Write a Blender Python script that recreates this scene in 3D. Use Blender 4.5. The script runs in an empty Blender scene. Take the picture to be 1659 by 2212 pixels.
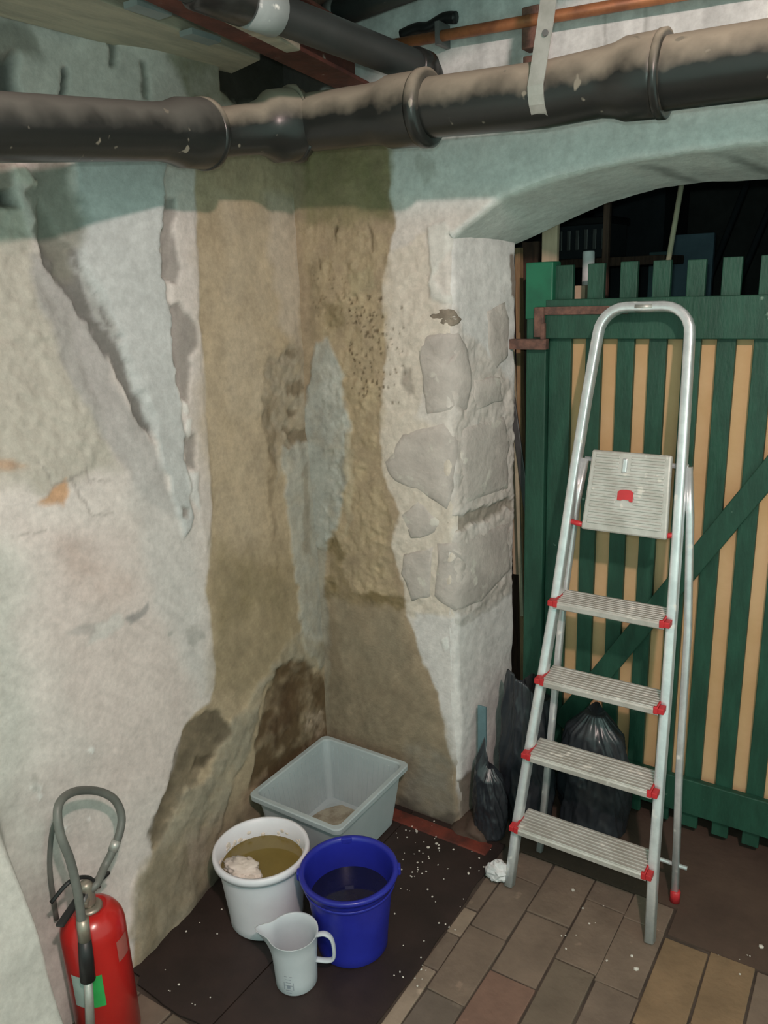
import bpy, bmesh, math, random
import numpy as np
from mathutils import Vector, Matrix

S = bpy.context.scene
COL = S.collection
random.seed(7)
R = math.radians

# ---------------------------------------------------------------- camera, world, light, exposure
# Room frame: x runs right along the arch wall, y goes through the arch, z up, origin at the corner on the floor.
F_PX = 1724.0
CAM = np.array([1.5756, -1.9460, 1.70])
CX = np.array([0.83690, 0.54605, -0.03776])
CU = np.array([-0.11940, 0.24945, 0.96100])
CF = np.array([-0.53418, 0.79975, -0.27396])

def setup_camera():
    cd = bpy.data.cameras.new('camera'); co = bpy.data.objects.new('camera', cd); COL.objects.link(co)
    m = Matrix(((CX[0], CU[0], -CF[0]), (CX[1], CU[1], -CF[1]), (CX[2], CU[2], -CF[2])))
    co.rotation_euler = m.to_euler(); co.location = CAM
    cd.sensor_fit = 'VERTICAL'; cd.sensor_height = 24.0
    cd.lens = F_PX / 2212.0 * 24.0; cd.clip_start = 0.02
    S.camera = co
setup_camera()

w = bpy.data.worlds.new('world'); S.world = w; w.use_nodes = True
w.node_tree.nodes['Background'].inputs[0].default_value = (0.62, 0.94, 0.82, 1)
w.node_tree.nodes['Background'].inputs[1].default_value = 0.85

def light(name, kind, loc, energy, color, size, target=None):
    ld = bpy.data.lights.new(name, kind); lo = bpy.data.objects.new(name, ld); COL.objects.link(lo)
    lo.location = loc; ld.energy = energy; ld.color = color
    if kind == 'POINT': ld.shadow_soft_size = size
    if kind == 'AREA': ld.size = size
    if target is not None:
        lo.rotation_euler = (Vector(target) - Vector(loc)).to_track_quat('-Z', 'Y').to_euler()
    return lo
light('cellar_lamp', 'POINT', (2.00, -2.00, 2.50), 125.0, (1.0, 0.745, 0.69), 0.04)
light('phone_torch', 'POINT', (1.555, -1.93, 1.745), 16.0, (0.72, 1.0, 0.90), 0.012)

S.view_settings.view_transform = 'Standard'; S.view_settings.look = 'None'
S.view_settings.gamma = 1; S.view_settings.use_curve_mapping = False
S.view_settings.exposure = 0.0

# ---------------------------------------------------------------- measuring: photo pixel -> point on a plane of the room
def ray(px, py): return CX * (px - 829.5) + CU * (1106 - py) + CF * F_PX
def hit(px, py, axis, val):
    d = ray(px, py); return CAM + d * ((val - CAM[axis]) / d[axis])

# ---------------------------------------------------------------- numpy noise
def _h(ix, iy, iz, seed):
    n = (ix * 374761393 + iy * 668265263 + iz * 2147483647 + seed * 1274126177) & 0xffffffff
    n = ((n ^ (n >> 13)) * 1274126177) & 0xffffffff
    return ((n ^ (n >> 16)) & 0xffff) / 65535.0
def vnoise(x, y, seed=0):
    x = np.asarray(x, float); y = np.asarray(y, float)
    ix = np.floor(x).astype(np.int64); iy = np.floor(y).astype(np.int64)
    fx = x - ix; fy = y - iy; fx = fx*fx*(3-2*fx); fy = fy*fy*(3-2*fy)
    a = _h(ix, iy, 0, seed); b = _h(ix+1, iy, 0, seed); c = _h(ix, iy+1, 0, seed); d = _h(ix+1, iy+1, 0, seed)
    return (a*(1-fx)+b*fx)*(1-fy) + (c*(1-fx)+d*fx)*fy
def fbm(x, y, seed=0, oct=4, gain=.5):
    s = 0; a = 1; t = 0
    for i in range(oct):
        s = s + a*(vnoise(np.asarray(x)*2**i + 17.3*i, np.asarray(y)*2**i - 9.1*i, seed+i) - .5); t += a; a *= gain
    return s/t*2
def sstep(a, b, x):
    t = np.clip((np.asarray(x)-a)/(b-a), 0, 1); return t*t*(3-2*t)

# ---------------------------------------------------------------- materials
def new_mat(name):
    m = bpy.data.materials.new(name); m.use_nodes = True
    nt = m.node_tree; return m, nt, nt.nodes['Principled BSDF']
def nd(nt, t, **k):
    n = nt.nodes.new(t)
    for a, b in k.items(): setattr(n, a, b)
    return n
def mk(name, col, rough=.6, metal=0., col2=None, scale=8., bump=.0, bscale=60., lo=.4, hi=.6, stretch=(1,1,1), spec=.5,
       dust=None, rvar=0., coat=0., trans=0., ior=1.45, alpha=1., sss=0.):
    m, nt, p = new_mat(name); L = nt.links
    tc = nd(nt, 'ShaderNodeTexCoord'); mp = nd(nt, 'ShaderNodeMapping'); mp.inputs['Scale'].default_value = stretch
    L.new(tc.outputs['Object'], mp.inputs[0])
    c2 = col2 or tuple(c*.75 for c in col)
    nz = nd(nt, 'ShaderNodeTexNoise'); nz.inputs['Scale'].default_value = scale; nz.inputs['Detail'].default_value = 6; nz.inputs['Roughness'].default_value = .65
    L.new(mp.outputs[0], nz.inputs['Vector'])
    cr = nd(nt, 'ShaderNodeValToRGB'); cr.color_ramp.elements[0].position = lo; cr.color_ramp.elements[1].position = hi
    cr.color_ramp.elements[0].color = (*c2, 1); cr.color_ramp.elements[1].color = (*col, 1)
    L.new(nz.outputs[0], cr.inputs[0]); out = cr.outputs[0]
    if dust:   # (color, scale, threshold)
        n2 = nd(nt, 'ShaderNodeTexNoise'); n2.inputs['Scale'].default_value = dust[1]; n2.inputs['Detail'].default_value = 5
        L.new(tc.outputs['Object'], n2.inputs['Vector'])
        r2 = nd(nt, 'ShaderNodeValToRGB'); r2.color_ramp.elements[0].position = dust[2]; r2.color_ramp.elements[1].position = dust[2]+.05
        L.new(n2.outputs[0], r2.inputs[0])
        mx = nd(nt, 'ShaderNodeMix', data_type='RGBA'); L.new(r2.outputs[0], mx.inputs[0]); L.new(out, mx.inputs[6]); mx.inputs[7].default_value = (*dust[0], 1)
        out = mx.outputs[2]
        if metal > 0:
            mm = nd(nt, 'ShaderNodeMath', operation='MULTIPLY_ADD'); L.new(r2.outputs[0], mm.inputs[0]); mm.inputs[1].default_value = -metal; mm.inputs[2].default_value = metal
            L.new(mm.outputs[0], p.inputs['Metallic'])
    L.new(out, p.inputs['Base Color'])
    p.inputs['Roughness'].default_value = rough
    if metal and not dust: p.inputs['Metallic'].default_value = metal
    p.inputs['Specular IOR Level'].default_value = spec
    if coat: p.inputs['Coat Weight'].default_value = coat; p.inputs['Coat Roughness'].default_value = .15
    if trans: p.inputs['Transmission Weight'].default_value = trans; p.inputs['IOR'].default_value = ior
    if sss: p.inputs['Subsurface Weight'].default_value = sss; p.inputs['Subsurface Radius'].default_value = (.02,.02,.02)
    if alpha < 1: p.inputs['Alpha'].default_value = alpha
    if rvar:
        mr = nd(nt, 'ShaderNodeMapRange'); mr.inputs[3].default_value = rough-rvar; mr.inputs[4].default_value = rough+rvar
        L.new(nz.outputs[0], mr.inputs[0]); L.new(mr.outputs[0], p.inputs['Roughness'])
    if bump:
        nb = nd(nt, 'ShaderNodeTexNoise'); nb.inputs['Scale'].default_value = bscale; nb.inputs['Detail'].default_value = 5
        L.new(mp.outputs[0], nb.inputs['Vector'])
        b = nd(nt, 'ShaderNodeBump'); b.inputs['Strength'].default_value = bump; b.inputs['Distance'].default_value = .004
        L.new(nb.outputs[0], b.inputs['Height']); L.new(b.outputs[0], p.inputs['Normal'])
    return m
def vcmat(name, rough=.9, bump=.42):
    """plaster: the mesh's colour attribute (stains, bare stone, some painted light and shade) times a fine procedural grain; alpha of the attribute = wetness"""
    m, nt, p = new_mat(name); L = nt.links
    at = nd(nt, 'ShaderNodeAttribute', attribute_name='Col'); tc = nd(nt, 'ShaderNodeTexCoord')
    nz = nd(nt, 'ShaderNodeTexNoise'); nz.inputs['Scale'].default_value = 45; nz.inputs['Detail'].default_value = 8; nz.inputs['Roughness'].default_value = .7
    L.new(tc.outputs['Object'], nz.inputs['Vector'])
    mr = nd(nt, 'ShaderNodeMapRange'); mr.inputs[1].default_value = .3; mr.inputs[2].default_value = .7; mr.inputs[3].default_value = .84; mr.inputs[4].default_value = 1.12
    L.new(nz.outputs[0], mr.inputs[0])
    mx = nd(nt, 'ShaderNodeVectorMath', operation='MULTIPLY'); L.new(at.outputs['Color'], mx.inputs[0]); L.new(mr.outputs[0], mx.inputs[1])
    n3 = nd(nt, 'ShaderNodeTexNoise'); n3.inputs['Scale'].default_value = 11; n3.inputs['Detail'].default_value = 9; n3.inputs['Roughness'].default_value = .75
    L.new(tc.outputs['Object'], n3.inputs['Vector'])
    m3 = nd(nt, 'ShaderNodeMapRange'); m3.inputs[1].default_value = .35; m3.inputs[2].default_value = .65; m3.inputs[3].default_value = .90; m3.inputs[4].default_value = 1.07; L.new(n3.outputs[0], m3.inputs[0])
    wv = nd(nt, 'ShaderNodeMapRange'); L.new(n3.outputs[0], wv.inputs[0]); wv.inputs[1].default_value = .35; wv.inputs[2].default_value = .65; wv.inputs[3].default_value = .72; wv.inputs[4].default_value = 1.14
    mw = nd(nt, 'ShaderNodeMix'); L.new(at.outputs['Alpha'], mw.inputs[0]); L.new(m3.outputs[0], mw.inputs[2]); L.new(wv.outputs[0], mw.inputs[3])
    my = nd(nt, 'ShaderNodeVectorMath', operation='MULTIPLY'); L.new(mx.outputs[0], my.inputs[0]); L.new(mw.outputs[0], my.inputs[1])
    L.new(my.outputs[0], p.inputs['Base Color'])
    r = nd(nt, 'ShaderNodeMapRange'); L.new(at.outputs['Alpha'], r.inputs[0]); r.inputs[3].default_value = rough; r.inputs[4].default_value = .55
    L.new(r.outputs[0], p.inputs['Roughness']); p.inputs['Specular IOR Level'].default_value = .3
    nb = nd(nt, 'ShaderNodeTexNoise'); nb.inputs['Scale'].default_value = 90; nb.inputs['Detail'].default_value = 8; nb.inputs['Roughness'].default_value = .7
    L.new(tc.outputs['Object'], nb.inputs['Vector'])
    b = nd(nt, 'ShaderNodeBump'); b.inputs['Strength'].default_value = bump; b.inputs['Distance'].default_value = .004
    L.new(nb.outputs[0], b.inputs['Height']); L.new(b.outputs[0], p.inputs['Normal'])
    return m

M = dict(
 plaster = vcmat('plaster'),
 ceil = mk('ceiling_plaster', (.40,.42,.38), .95, col2=(.16,.17,.15), scale=5, bump=.8, bscale=30, lo=.35, hi=.6),
 mortar = mk('mortar', (.085,.065,.052), .9, col2=(.05,.038,.03), bump=.8, bscale=40),
 slab = mk('slab', (.105,.068,.050), .75, col2=(.060,.038,.029), scale=5, bump=.4, bscale=35, lo=.3, hi=.7),
 stone = mk('stone', (.57,.52,.485), .9, col2=(.43,.39,.365), scale=14, bump=.9, bscale=50, lo=.35, hi=.65, dust=((.60,.57,.52),18,.60)),
 stone_dark = mk('stone_dark', (.30,.25,.20), .9, col2=(.20,.165,.13), scale=20, bump=.9, bscale=50),
 mat = mk('dark_sheet', (.038,.022,.019), .62, col2=(.018,.011,.010), scale=7, bump=.5, bscale=30, lo=.3, hi=.7, rvar=.15),
 redtile = mk('red_tile', (.20,.045,.03), .5, col2=(.08,.025,.02), scale=14, bump=.3, lo=.35, hi=.6),
 crumb = mk('crumb', (.72,.68,.62), .9, bump=.3),
 castiron = mk('black_pipe', (.018,.019,.018), .30, col2=(.010,.010,.010), scale=12, bump=.25, bscale=25, spec=.6),
 pvc = mk('grey_pipe', (.030,.034,.034), .45, col2=(.022,.025,.025), scale=5),
 pvclight = mk('pale_socket', (.30,.33,.33), .5, col2=(.24,.27,.27), dust=((.75,.75,.72),22,.66)),
 copper = mk('copper', (.42,.17,.075), .5, col2=(.25,.10,.05), scale=15, metal=.3),
 galv = mk('galvanised', (.50,.50,.47), .45, col2=(.40,.40,.37), scale=20, metal=.5, dust=((.85,.85,.8),14,.68)),
 rust = mk('rust', (.20,.10,.075), .8, col2=(.10,.055,.045), scale=30, bump=.5, bscale=80),
 rustbeam = mk('rusty_steel', (.17,.050,.035), .75, col2=(.07,.022,.018), scale=10, bump=.6, bscale=40, lo=.35, hi=.62, dust=((.5,.46,.4),20,.66)),
 board = mk('pale_board', (.50,.44,.34), .85, col2=(.38,.34,.27), scale=5, stretch=(6,1,6), bump=.4, bscale=25),
 green = mk('green_paint', (.017,.082,.052), .55, col2=(.011,.056,.035), scale=7, stretch=(3,3,.8), bump=.35, bscale=50, dust=((.20,.30,.24),24,.73)),
 green_new = mk('green_paint_bright', (.012,.155,.080), .5, col2=(.010,.11,.06), scale=7),
 card = mk('tan_board', (.68,.45,.25), .8, col2=(.60,.38,.19), scale=3, bump=.1),
 wood = mk('raw_wood', (.42,.28,.15), .8, col2=(.28,.17,.09), scale=9, stretch=(8,8,.7), bump=.3),
 wood_dark = mk('dark_wood', (.12,.065,.045), .8, col2=(.06,.032,.024), scale=9, stretch=(8,8,.7), bump=.3),
 wood_pale = mk('pale_wood', (.66,.50,.36), .8, col2=(.56,.42,.29), scale=9, stretch=(8,8,.7)),
 alu = mk('aluminium', (.80,.82,.84), .30, metal=.5, col2=(.66,.68,.70), scale=20, dust=((.80,.79,.76),26,.64), rvar=.06),
 alu_dull = mk('aluminium_tread', (.62,.60,.57), .45, metal=.35, col2=(.50,.475,.44), scale=16, dust=((.74,.71,.66),30,.63), bump=.2),
 redpl = mk('red_plastic', (.62,.035,.045), .4, col2=(.50,.03,.035)),
 whitepl = mk('white_plastic', (.80,.80,.86), .38, col2=(.74,.74,.80), scale=4),
 jug = mk('frosted_plastic', (.68,.72,.77), .35, col2=(.62,.66,.71), scale=5, alpha=.93, trans=.08),
 tub = mk('frosted_tub', (.57,.65,.68), .35, col2=(.51,.59,.62), scale=6, alpha=.84, trans=.10),
 bluepl = mk('blue_plastic', (.020,.028,.36), .33, col2=(.015,.02,.28), scale=4),
 water_brown = mk('murky_water', (.21,.155,.045), .06, col2=(.165,.12,.034), scale=3),
 water_dark = mk('dark_water', (.012,.013,.045), .05, col2=(.008,.009,.03), scale=3),
 dirt = mk('residue', (.40,.37,.29), .8, col2=(.26,.23,.17), scale=25, bump=.5),
 plasterlump = mk('wet_plaster', (.80,.72,.66), .8, col2=(.70,.62,.56), scale=40, bump=.8),
 bag = mk('bin_bag', (.030,.036,.044), .34, col2=(.018,.021,.028), scale=6, bump=.3, bscale=14, spec=.8),
 tealsheet = mk('teal_sheet', (.14,.24,.27), .6),
 paper = mk('paper', (.82,.82,.84), .8),
 red = mk('red_enamel', (.55,.018,.015), .28, col2=(.48,.014,.012), scale=5, coat=.3),
 hose = mk('grey_hose', (.16,.165,.15), .45, col2=(.11,.115,.105)),
 black = mk('black_plastic', (.015,.015,.016), .45),
 brass = mk('valve_metal', (.38,.34,.28), .4, metal=.6),
 label_w = mk('label_pale', (.42,.52,.48), .6), label_g = mk('label_green', (.035,.42,.10), .5), label_r = mk('label_faded', (.42,.12,.10), .6),
 greymark = mk('grey_print', (.30,.34,.40), .6),
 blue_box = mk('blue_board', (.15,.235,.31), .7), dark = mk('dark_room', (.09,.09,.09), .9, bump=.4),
 navy = mk('dark_cloth', (.035,.040,.050), .9),
 purple = mk('purple_cloth', (.07,.03,.10), .9), steel = mk('dull_steel', (.20,.20,.20), .5, metal=.5), cream = mk('cream_rod', (.60,.53,.38), .6),
)

# ---------------------------------------------------------------- object helpers
def link(name, bm, m, parent=None, smooth=False, bevel=0.):
    me = bpy.data.meshes.new(name); 
    bmesh.ops.recalc_face_normals(bm, faces=bm.faces)
    bm.to_mesh(me); bm.free(); me.materials.append(M[m] if isinstance(m, str) else m)
    if smooth:
        for p in me.polygons: p.use_smooth = True
    o = bpy.data.objects.new(name, me); COL.objects.link(o)
    if parent is not None: o.parent = parent
    if bevel:
        b = o.modifiers.new('bevel', 'BEVEL'); b.width = bevel; b.segments = 2; b.limit_method = 'ANGLE'
    return o
def tag(o, label=None, cat=None, group=None, kind=None):
    if label: o['label'] = label
    if cat: o['category'] = cat
    if group: o['group'] = group
    if kind: o['kind'] = kind
    return o
def thing(name, label, cat, loc=(0,0,0), rz=0., group=None):
    o = bpy.data.objects.new(name, None); COL.objects.link(o); o.empty_display_size = .05
    o.location = loc; o.rotation_euler = (0,0,rz); return tag(o, label, cat, group)
def box(bm, lo, hi, mat=None):
    vs = [bm.verts.new((x, y, z)) for x in (lo[0], hi[0]) for y in (lo[1], hi[1]) for z in (lo[2], hi[2])]
    if mat is not None:
        for v in vs: v.co = mat @ v.co
    for f in ((0,1,3,2),(4,6,7,5),(0,4,5,1),(2,3,7,6),(0,2,6,4),(1,5,7,3)): bm.faces.new([vs[i] for i in f])
    return vs
def boxb(lo, hi, mat=None):
    bm = bmesh.new(); box(bm, lo, hi, mat); return bm
def plank(a, b, width, thick, up=(0,1,0)):
    """a board from a to b; 'up' is the direction of its thickness"""
    a, b = Vector(a), Vector(b); d = (b-a); L = d.length; d.normalize()
    t = Vector(up); t = (t - d*t.dot(d)).normalized(); s = d.cross(t)
    m = Matrix((( s.x, t.x, d.x, a.x),(s.y,t.y,d.y,a.y),(s.z,t.z,d.z,a.z),(0,0,0,1)))
    return boxb((-width/2,-thick/2,0),(width/2,thick/2,L), m)
def sweep(bm, pts, rx, ry=None, n=14, up=(0,1,0), cap=True, radii=None, closed=False, sq=1.):
    cs = lambda t: math.copysign(abs(math.cos(t))**sq, math.cos(t)); sn = lambda t: math.copysign(abs(math.sin(t))**sq, math.sin(t))
    ry = ry or rx; pts = [Vector(p) for p in pts]; rings = []; N = len(pts)
    prev = Vector(up)
    for i, p in enumerate(pts):
        a = pts[i-1] if (i > 0 or closed) else pts[i]; b = pts[(i+1) % N] if (i < N-1 or closed) else pts[i]
        d = (b-a).normalized(); t = prev - d*prev.dot(d)
        if t.length < 1e-5: t = d.orthogonal()
        t.normalize(); s = d.cross(t); prev = t
        k = radii[i] if radii else 1.
        rings.append([bm.verts.new(p + s*(rx*k*cs(2*math.pi*j/n)) + t*(ry*k*sn(2*math.pi*j/n))) for j in range(n)])
    for i in range(N if closed else N-1):
        A, B = rings[i], rings[(i+1) % N]
        for j in range(n): bm.faces.new((A[j], A[(j+1)%n], B[(j+1)%n], B[j]))
    if cap and not closed: bm.faces.new(rings[0]); bm.faces.new(rings[-1])
def tube(*a, **k):
    bm = bmesh.new(); sweep(bm, *a, **k); return bm
def spline(pts, n=8):
    pts = [Vector(p) for p in pts]; out = []
    P = [pts[0]*2-pts[1]] + pts + [pts[-1]*2-pts[-2]]
    for i in range(1, len(P)-2):
        for k in range(n):
            t = k/n; p0, p1, p2, p3 = P[i-1:i+3]
            out.append(.5*((2*p1)+(p2-p0)*t+(2*p0-5*p1+4*p2-p3)*t*t+(3*p1-p0-3*p2+p3)*t**3))
    out.append(pts[-1]); return out
def lathe(prof, n=48, wob=None):
    bm = bmesh.new(); rings = []
    for r, z in prof:
        if r < 1e-6: rings.append([bm.verts.new((0,0,z))])
        else: rings.append([bm.verts.new(((r*math.cos(2*math.pi*j/n)), r*math.sin(2*math.pi*j/n), z)) for j in range(n)])
    for A, B in zip(rings, rings[1:]):
        for j in range(n):
            q = [A[j % len(A)], A[(j+1) % len(A)], B[(j+1) % len(B)], B[j % len(B)]]
            u = []
            for v in q:
                if v not in u: u.append(v)
            if len(u) > 2: bm.faces.new(u)
    return bm
def xform(bm, m): bmesh.ops.transform(bm, matrix=m, verts=bm.verts); return bm
def joinbm(*bms):
    out = bmesh.new()
    for b in bms:
        me = bpy.data.meshes.new('t'); b.to_mesh(me); b.free(); out.from_mesh(me); bpy.data.meshes.remove(me)
    return out

# ---------------------------------------------------------------- walls
class Paint:
    """albedo of a plaster surface (stains, bare stone, old patches, some painted light and shade) in the surface's own coordinates"""
    def __init__(s, u, v, base, plane):
        s.u = u; s.v = v; s.c = np.tile(np.array(base, float), (len(u), 1)); s.wet = np.zeros(len(u)); s.d = np.zeros(len(u)); s.plane = plane
    def mask(s, poly, soft=.008, wob=.012, wsc=14., seed=1, raw=False):
        P = np.array(poly if raw else [s.plane(*p) for p in poly])
        jx = fbm(s.u*wsc, s.v*wsc, seed)*wob*1.6; jy = fbm(s.u*wsc+50, s.v*wsc+31, seed+9)*wob*1.6
        X = s.u + jx; Y = s.v + jy
        inside = np.zeros(len(X), bool); dm = np.full(len(X), 1e9)
        for i in range(len(P)):
            x1, y1 = P[i-1]; x2, y2 = P[i]
            with np.errstate(divide='ignore', invalid='ignore'):
                cnd = ((y1 > Y) != (y2 > Y)) & (X < (x2-x1)*(Y-y1)/((y2-y1) if y2 != y1 else 1e-12) + x1)
            inside ^= cnd
            dx, dy = x2-x1, y2-y1; t = np.clip(((X-x1)*dx+(Y-y1)*dy)/(dx*dx+dy*dy+1e-12), 0, 1)
            dm = np.minimum(dm, np.hypot(X-x1-t*dx, Y-y1-t*dy))
        sd = np.where(inside, -dm, dm)
        return 1-sstep(-soft, soft, sd)
    def fill(s, poly, col, a=1., soft=.008, wob=.012, wsc=14., seed=1, wet=None, h=0., raw=False, mott=0., msc=20.):
        m = s.mask(poly, soft, wob, wsc, seed, raw)*a
        if mott: m = m*np.clip(1+mott*fbm(s.u*msc, s.v*msc, seed+40)*1.5, 0, 1.0 if a >= 1 else 1/a)
        m = np.clip(m, 0, 1)
        s.c += (np.array(col)-s.c)*m[:,None]
        if wet is not None: s.wet += (wet-s.wet)*m
        if h: s.d += h*m
        return m
    def mottle(s, amp, sc, seed=3, tint=(1,1,1)):
        n = fbm(s.u*sc, s.v*sc, seed, 5)
        s.c *= (1 + amp*n[:,None]*np.array(tint))
    def dots(s, box_px, n, rad, col, a=.8, h=0., seed=5):
        rs = np.random.RandomState(seed)
        q = [s.plane(*p) for p in box_px]; us = [p[0] for p in q]; vs = [p[1] for p in q]
        for k in range(n):
            u0 = rs.uniform(min(us), max(us)); v0 = rs.uniform(min(vs), max(vs)); r = rad*rs.uniform(.5, 1.4)
            m = (1-sstep(r*.5, r*1.2, np.hypot((s.u-u0), (s.v-v0)*rs.uniform(.7,1.2))))*a
            s.c += (np.array(col)-s.c)*m[:,None]; s.d += h*m

def grid_mesh(name, V, nu, nv, C, wet, mat, parent=None, flip=False, drop=None):
    idx = np.arange(nu*nv).reshape(nu, nv)
    a, b, c, d = idx[:-1,:-1], idx[1:,:-1], idx[1:,1:], idx[:-1,1:]
    q = np.stack([a,b,c,d] if not flip else [a,d,c,b], -1).reshape(-1, 4)
    me = bpy.data.meshes.new(name)
    me.vertices.add(len(V)); me.vertices.foreach_set('co', V.astype(np.float32).ravel())
    me.loops.add(len(q)*4); me.polygons.add(len(q))
    me.loops.foreach_set('vertex_index', q.astype(np.int32).ravel())
    me.polygons.foreach_set('loop_start', np.arange(0, len(q)*4, 4, dtype=np.int32))
    me.polygons.foreach_set('use_smooth', np.ones(len(q), bool))
    me.update(calc_edges=True)
    if C is not None:
        at = me.color_attributes.new('Col', 'FLOAT_COLOR', 'POINT')
        at.data.foreach_set('color', np.concatenate([np.clip(C, .004, 1), np.clip(wet, 0, 1)[:,None]], 1).astype(np.float32).ravel())
    me.materials.append(M[mat]); o = bpy.data.objects.new(name, me); COL.objects.link(o)
    if parent is not None: o.parent = parent
    return o

WHITE = (.70,.645,.615); TAN = (.465,.37,.255); GREY = (.40,.385,.36); BROWN = (.13,.085,.045)

def left_paint(y, z):
    pl = lambda px, py: tuple(hit(px, py, 0, 0)[[1, 2]])
    P = Paint(y, z, WHITE, pl)
    P.mottle(.10, 5); P.mottle(.07, 25, 8)
    # old beige render at the upper left, rough
    m = P.fill([(-900,300),(60,330),(110,560),(170,700),(215,850),(250,1000),(150,1050),(-900,1050)], (.50,.475,.415), .9, .02, .02)
    P.d += m*(fbm(y*45, z*45, 21)*.006 + np.clip(fbm(y*22, z*22, 22),-.2,1)*.006)
    # pinkish zone
    P.fill([(60,1120),(250,1150),(430,1500),(400,1700),(230,1720),(150,1500)], (.70,.60,.57), .6, .06, .03, 8)
    P.fill([(130,1150),(190,1140),(270,1280),(240,1330),(170,1290)], (.56,.43,.38), .45, .04, .03, 9, mott=.5)
    P.fill([(85,1085),(110,1060),(140,1035),(150,1065),(140,1095),(105,1090)], (.58,.33,.17), .85, .008, .01, 20, h=-.003)
    P.fill([(-40,985),(20,985),(60,1000),(25,1012),(-40,1012)], (.50,.33,.22), .8, .008, .01, 20, h=-.003)
    # cracks
    for cr in ([(84,985),(118,1052),(160,1028),(190,1014)], [(150,1030),(200,1118),(245,1108)], [(25,1162),(100,1140)], [(185,985),(195,1040),(240,1035)]):
        for a, b in zip(cr, cr[1:]):
            dx, dy = b[0]-a[0], b[1]-a[1]; L = math.hypot(dx, dy); nx, ny = -dy/L*1.8, dx/L*1.8
            P.fill([(a[0]+nx,a[1]+ny),(b[0]+nx,b[1]+ny),(b[0]-nx,b[1]-ny),(a[0]-nx,a[1]-ny)], (.30,.27,.25), .6, .003, .004, 40, h=-.004)
    # smooth grey trowelled flank
    P.fill([(95,545),(150,560),(205,660),(260,790),(310,920),(345,1010),(400,1140),(330,1090),(215,930),(160,800),(120,680)], (.40,.39,.385), .8, .012, .015)
    P.fill([(260,900),(420,1160),(445,1420),(440,1500),(330,1300)], (.62,.61,.60), .6, .04, .02)
    # bluish-white proud panel with a ragged edge, over a broken band with the edge's shadow painted dark
    P.fill([(120,430),(200,540),(240,640),(275,720),(300,800),(335,900),(330,950),(300,905),(262,800),(225,720),(180,640),(140,570)], (.175,.17,.16), .95, .007, .012, 25, h=-.012)
    P.fill([(196,560),(215,640),(250,690),(265,740),(270,720),(250,650)], (.46,.46,.45), .7, .008, .016, 30)
    P.fill([(186,330),(355,330),(356,430),(352,600),(372,660),(376,780),(392,880),(400,1000),(418,1140),(400,1160),(350,1000),(322,905),(290,800),(268,700),(236,640),(200,560),(203,480)], (.56,.575,.575), 1, .006, .010, 25, h=.010)
    P.fill([(120,330),(186,345),(205,480),(200,560),(200,610),(160,600),(120,500),(90,420)], (.24,.235,.20), .85, .012, .02, 18, h=-.012)
    P.fill([(60,345),(80,350),(125,395),(115,405),(80,390),(70,385)], (.66,.63,.56), .9, .005, .008, 30, h=.012)
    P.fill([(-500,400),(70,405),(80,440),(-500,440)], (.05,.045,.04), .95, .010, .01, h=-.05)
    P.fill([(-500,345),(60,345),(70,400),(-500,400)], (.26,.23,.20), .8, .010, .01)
    # broken plaster edge beside the wet strip
    P.fill([(372,415),(418,415),(428,600),(440,800),(450,960),(460,1080),(448,1200),(430,1100),(405,1000),(398,880),(375,640)], (.66,.60,.57), .95, .005, .006, 30, h=.004)
    for g in ([(350,425),(378,430),(372,500),(392,580),(386,612),(352,602),(348,520)], [(370,668),(392,652),(428,700),(430,752),(410,768),(416,826),(404,868),(388,862),(376,780)],
              [(398,945),(424,940),(426,1012),(402,1015)], [(388,1090),(404,1095),(405,1120),(392,1118)]):
        P.fill(g, (.335,.305,.285), .95, .005, .008, 35, h=-.008)
    P.fill([(378,780),(388,865),(405,872),(405,895),(390,890),(376,820)], (.80,.78,.75), .9, .004, .004, 30, h=.004)
    P.fill([(402,905),(415,905),(412,945),(400,940)], (.78,.77,.75), .9, .004, .004, 30, h=.003)
    P.fill([(400,1015),(425,1020),(428,1100),(405,1070)], (.70,.70,.69), .9, .006, .006, 30, h=.004)
    # grey blots
    P.fill([(270,1335),(318,1302),(318,1325),(285,1350)], (.36,.34,.335), .85, .006, .010, 30)
    P.fill([(205,1345),(268,1325),(270,1350),(200,1385)], (.66,.645,.62), .7, .008, .012, 30)
    P.fill([(172,1350),(205,1345),(205,1372),(140,1380)], (.42,.40,.39), .6, .008, .012, 30)
    P.fill([(398,1365),(415,1348),(438,1355),(440,1380),(420,1392),(402,1385)], (.43,.42,.40), .7, .006, .010, 30)
    P.fill([(362,1362),(374,1360),(374,1372),(364,1374)], (.40,.39,.37), .7, .004, .005, 30)
    for cx, cy, r in ((195,1620,7),(78,1700,15),(85,1720,9),(192,1768,4),(140,1790,5)):
        P.fill([(cx-r,cy+2),(cx,cy-r),(cx+r,cy-3),(cx+2,cy+r)], (.86,.85,.83), .95, .003, .005, 40, h=.003)
    P.fill([(70,1675),(82,1680),(80,1712),(68,1705)], (.33,.31,.29), .7, .004, .004, 40)
    P.fill([(-400,1100),(20,1150),(60,1500),(60,1700),(140,2000),(140,2300),(-400,2300)], (.58,.59,.55), .7, .05, .04, 8)
    # WET strip running down to the corner
    wet = [(418,300),(424,520),(432,640),(441,800),(447,960),(458,1090),(452,1180),(443,1290),(454,1390),(462,1480),(452,1520),(395,1570),(380,1640),(366,1690),(345,1760),(326,1800),(322,1850),(280,1960),(250,2120),(900,2120),(900,300)]
    P.fill(wet, TAN, 1, .006, .010, 12, wet=.6)
    P.fill([(424,560),(600,560),(590,900),(560,1300),(470,1400),(450,1100)], (.50,.41,.30), .6, .05, .03, 7, mott=.5)
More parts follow.
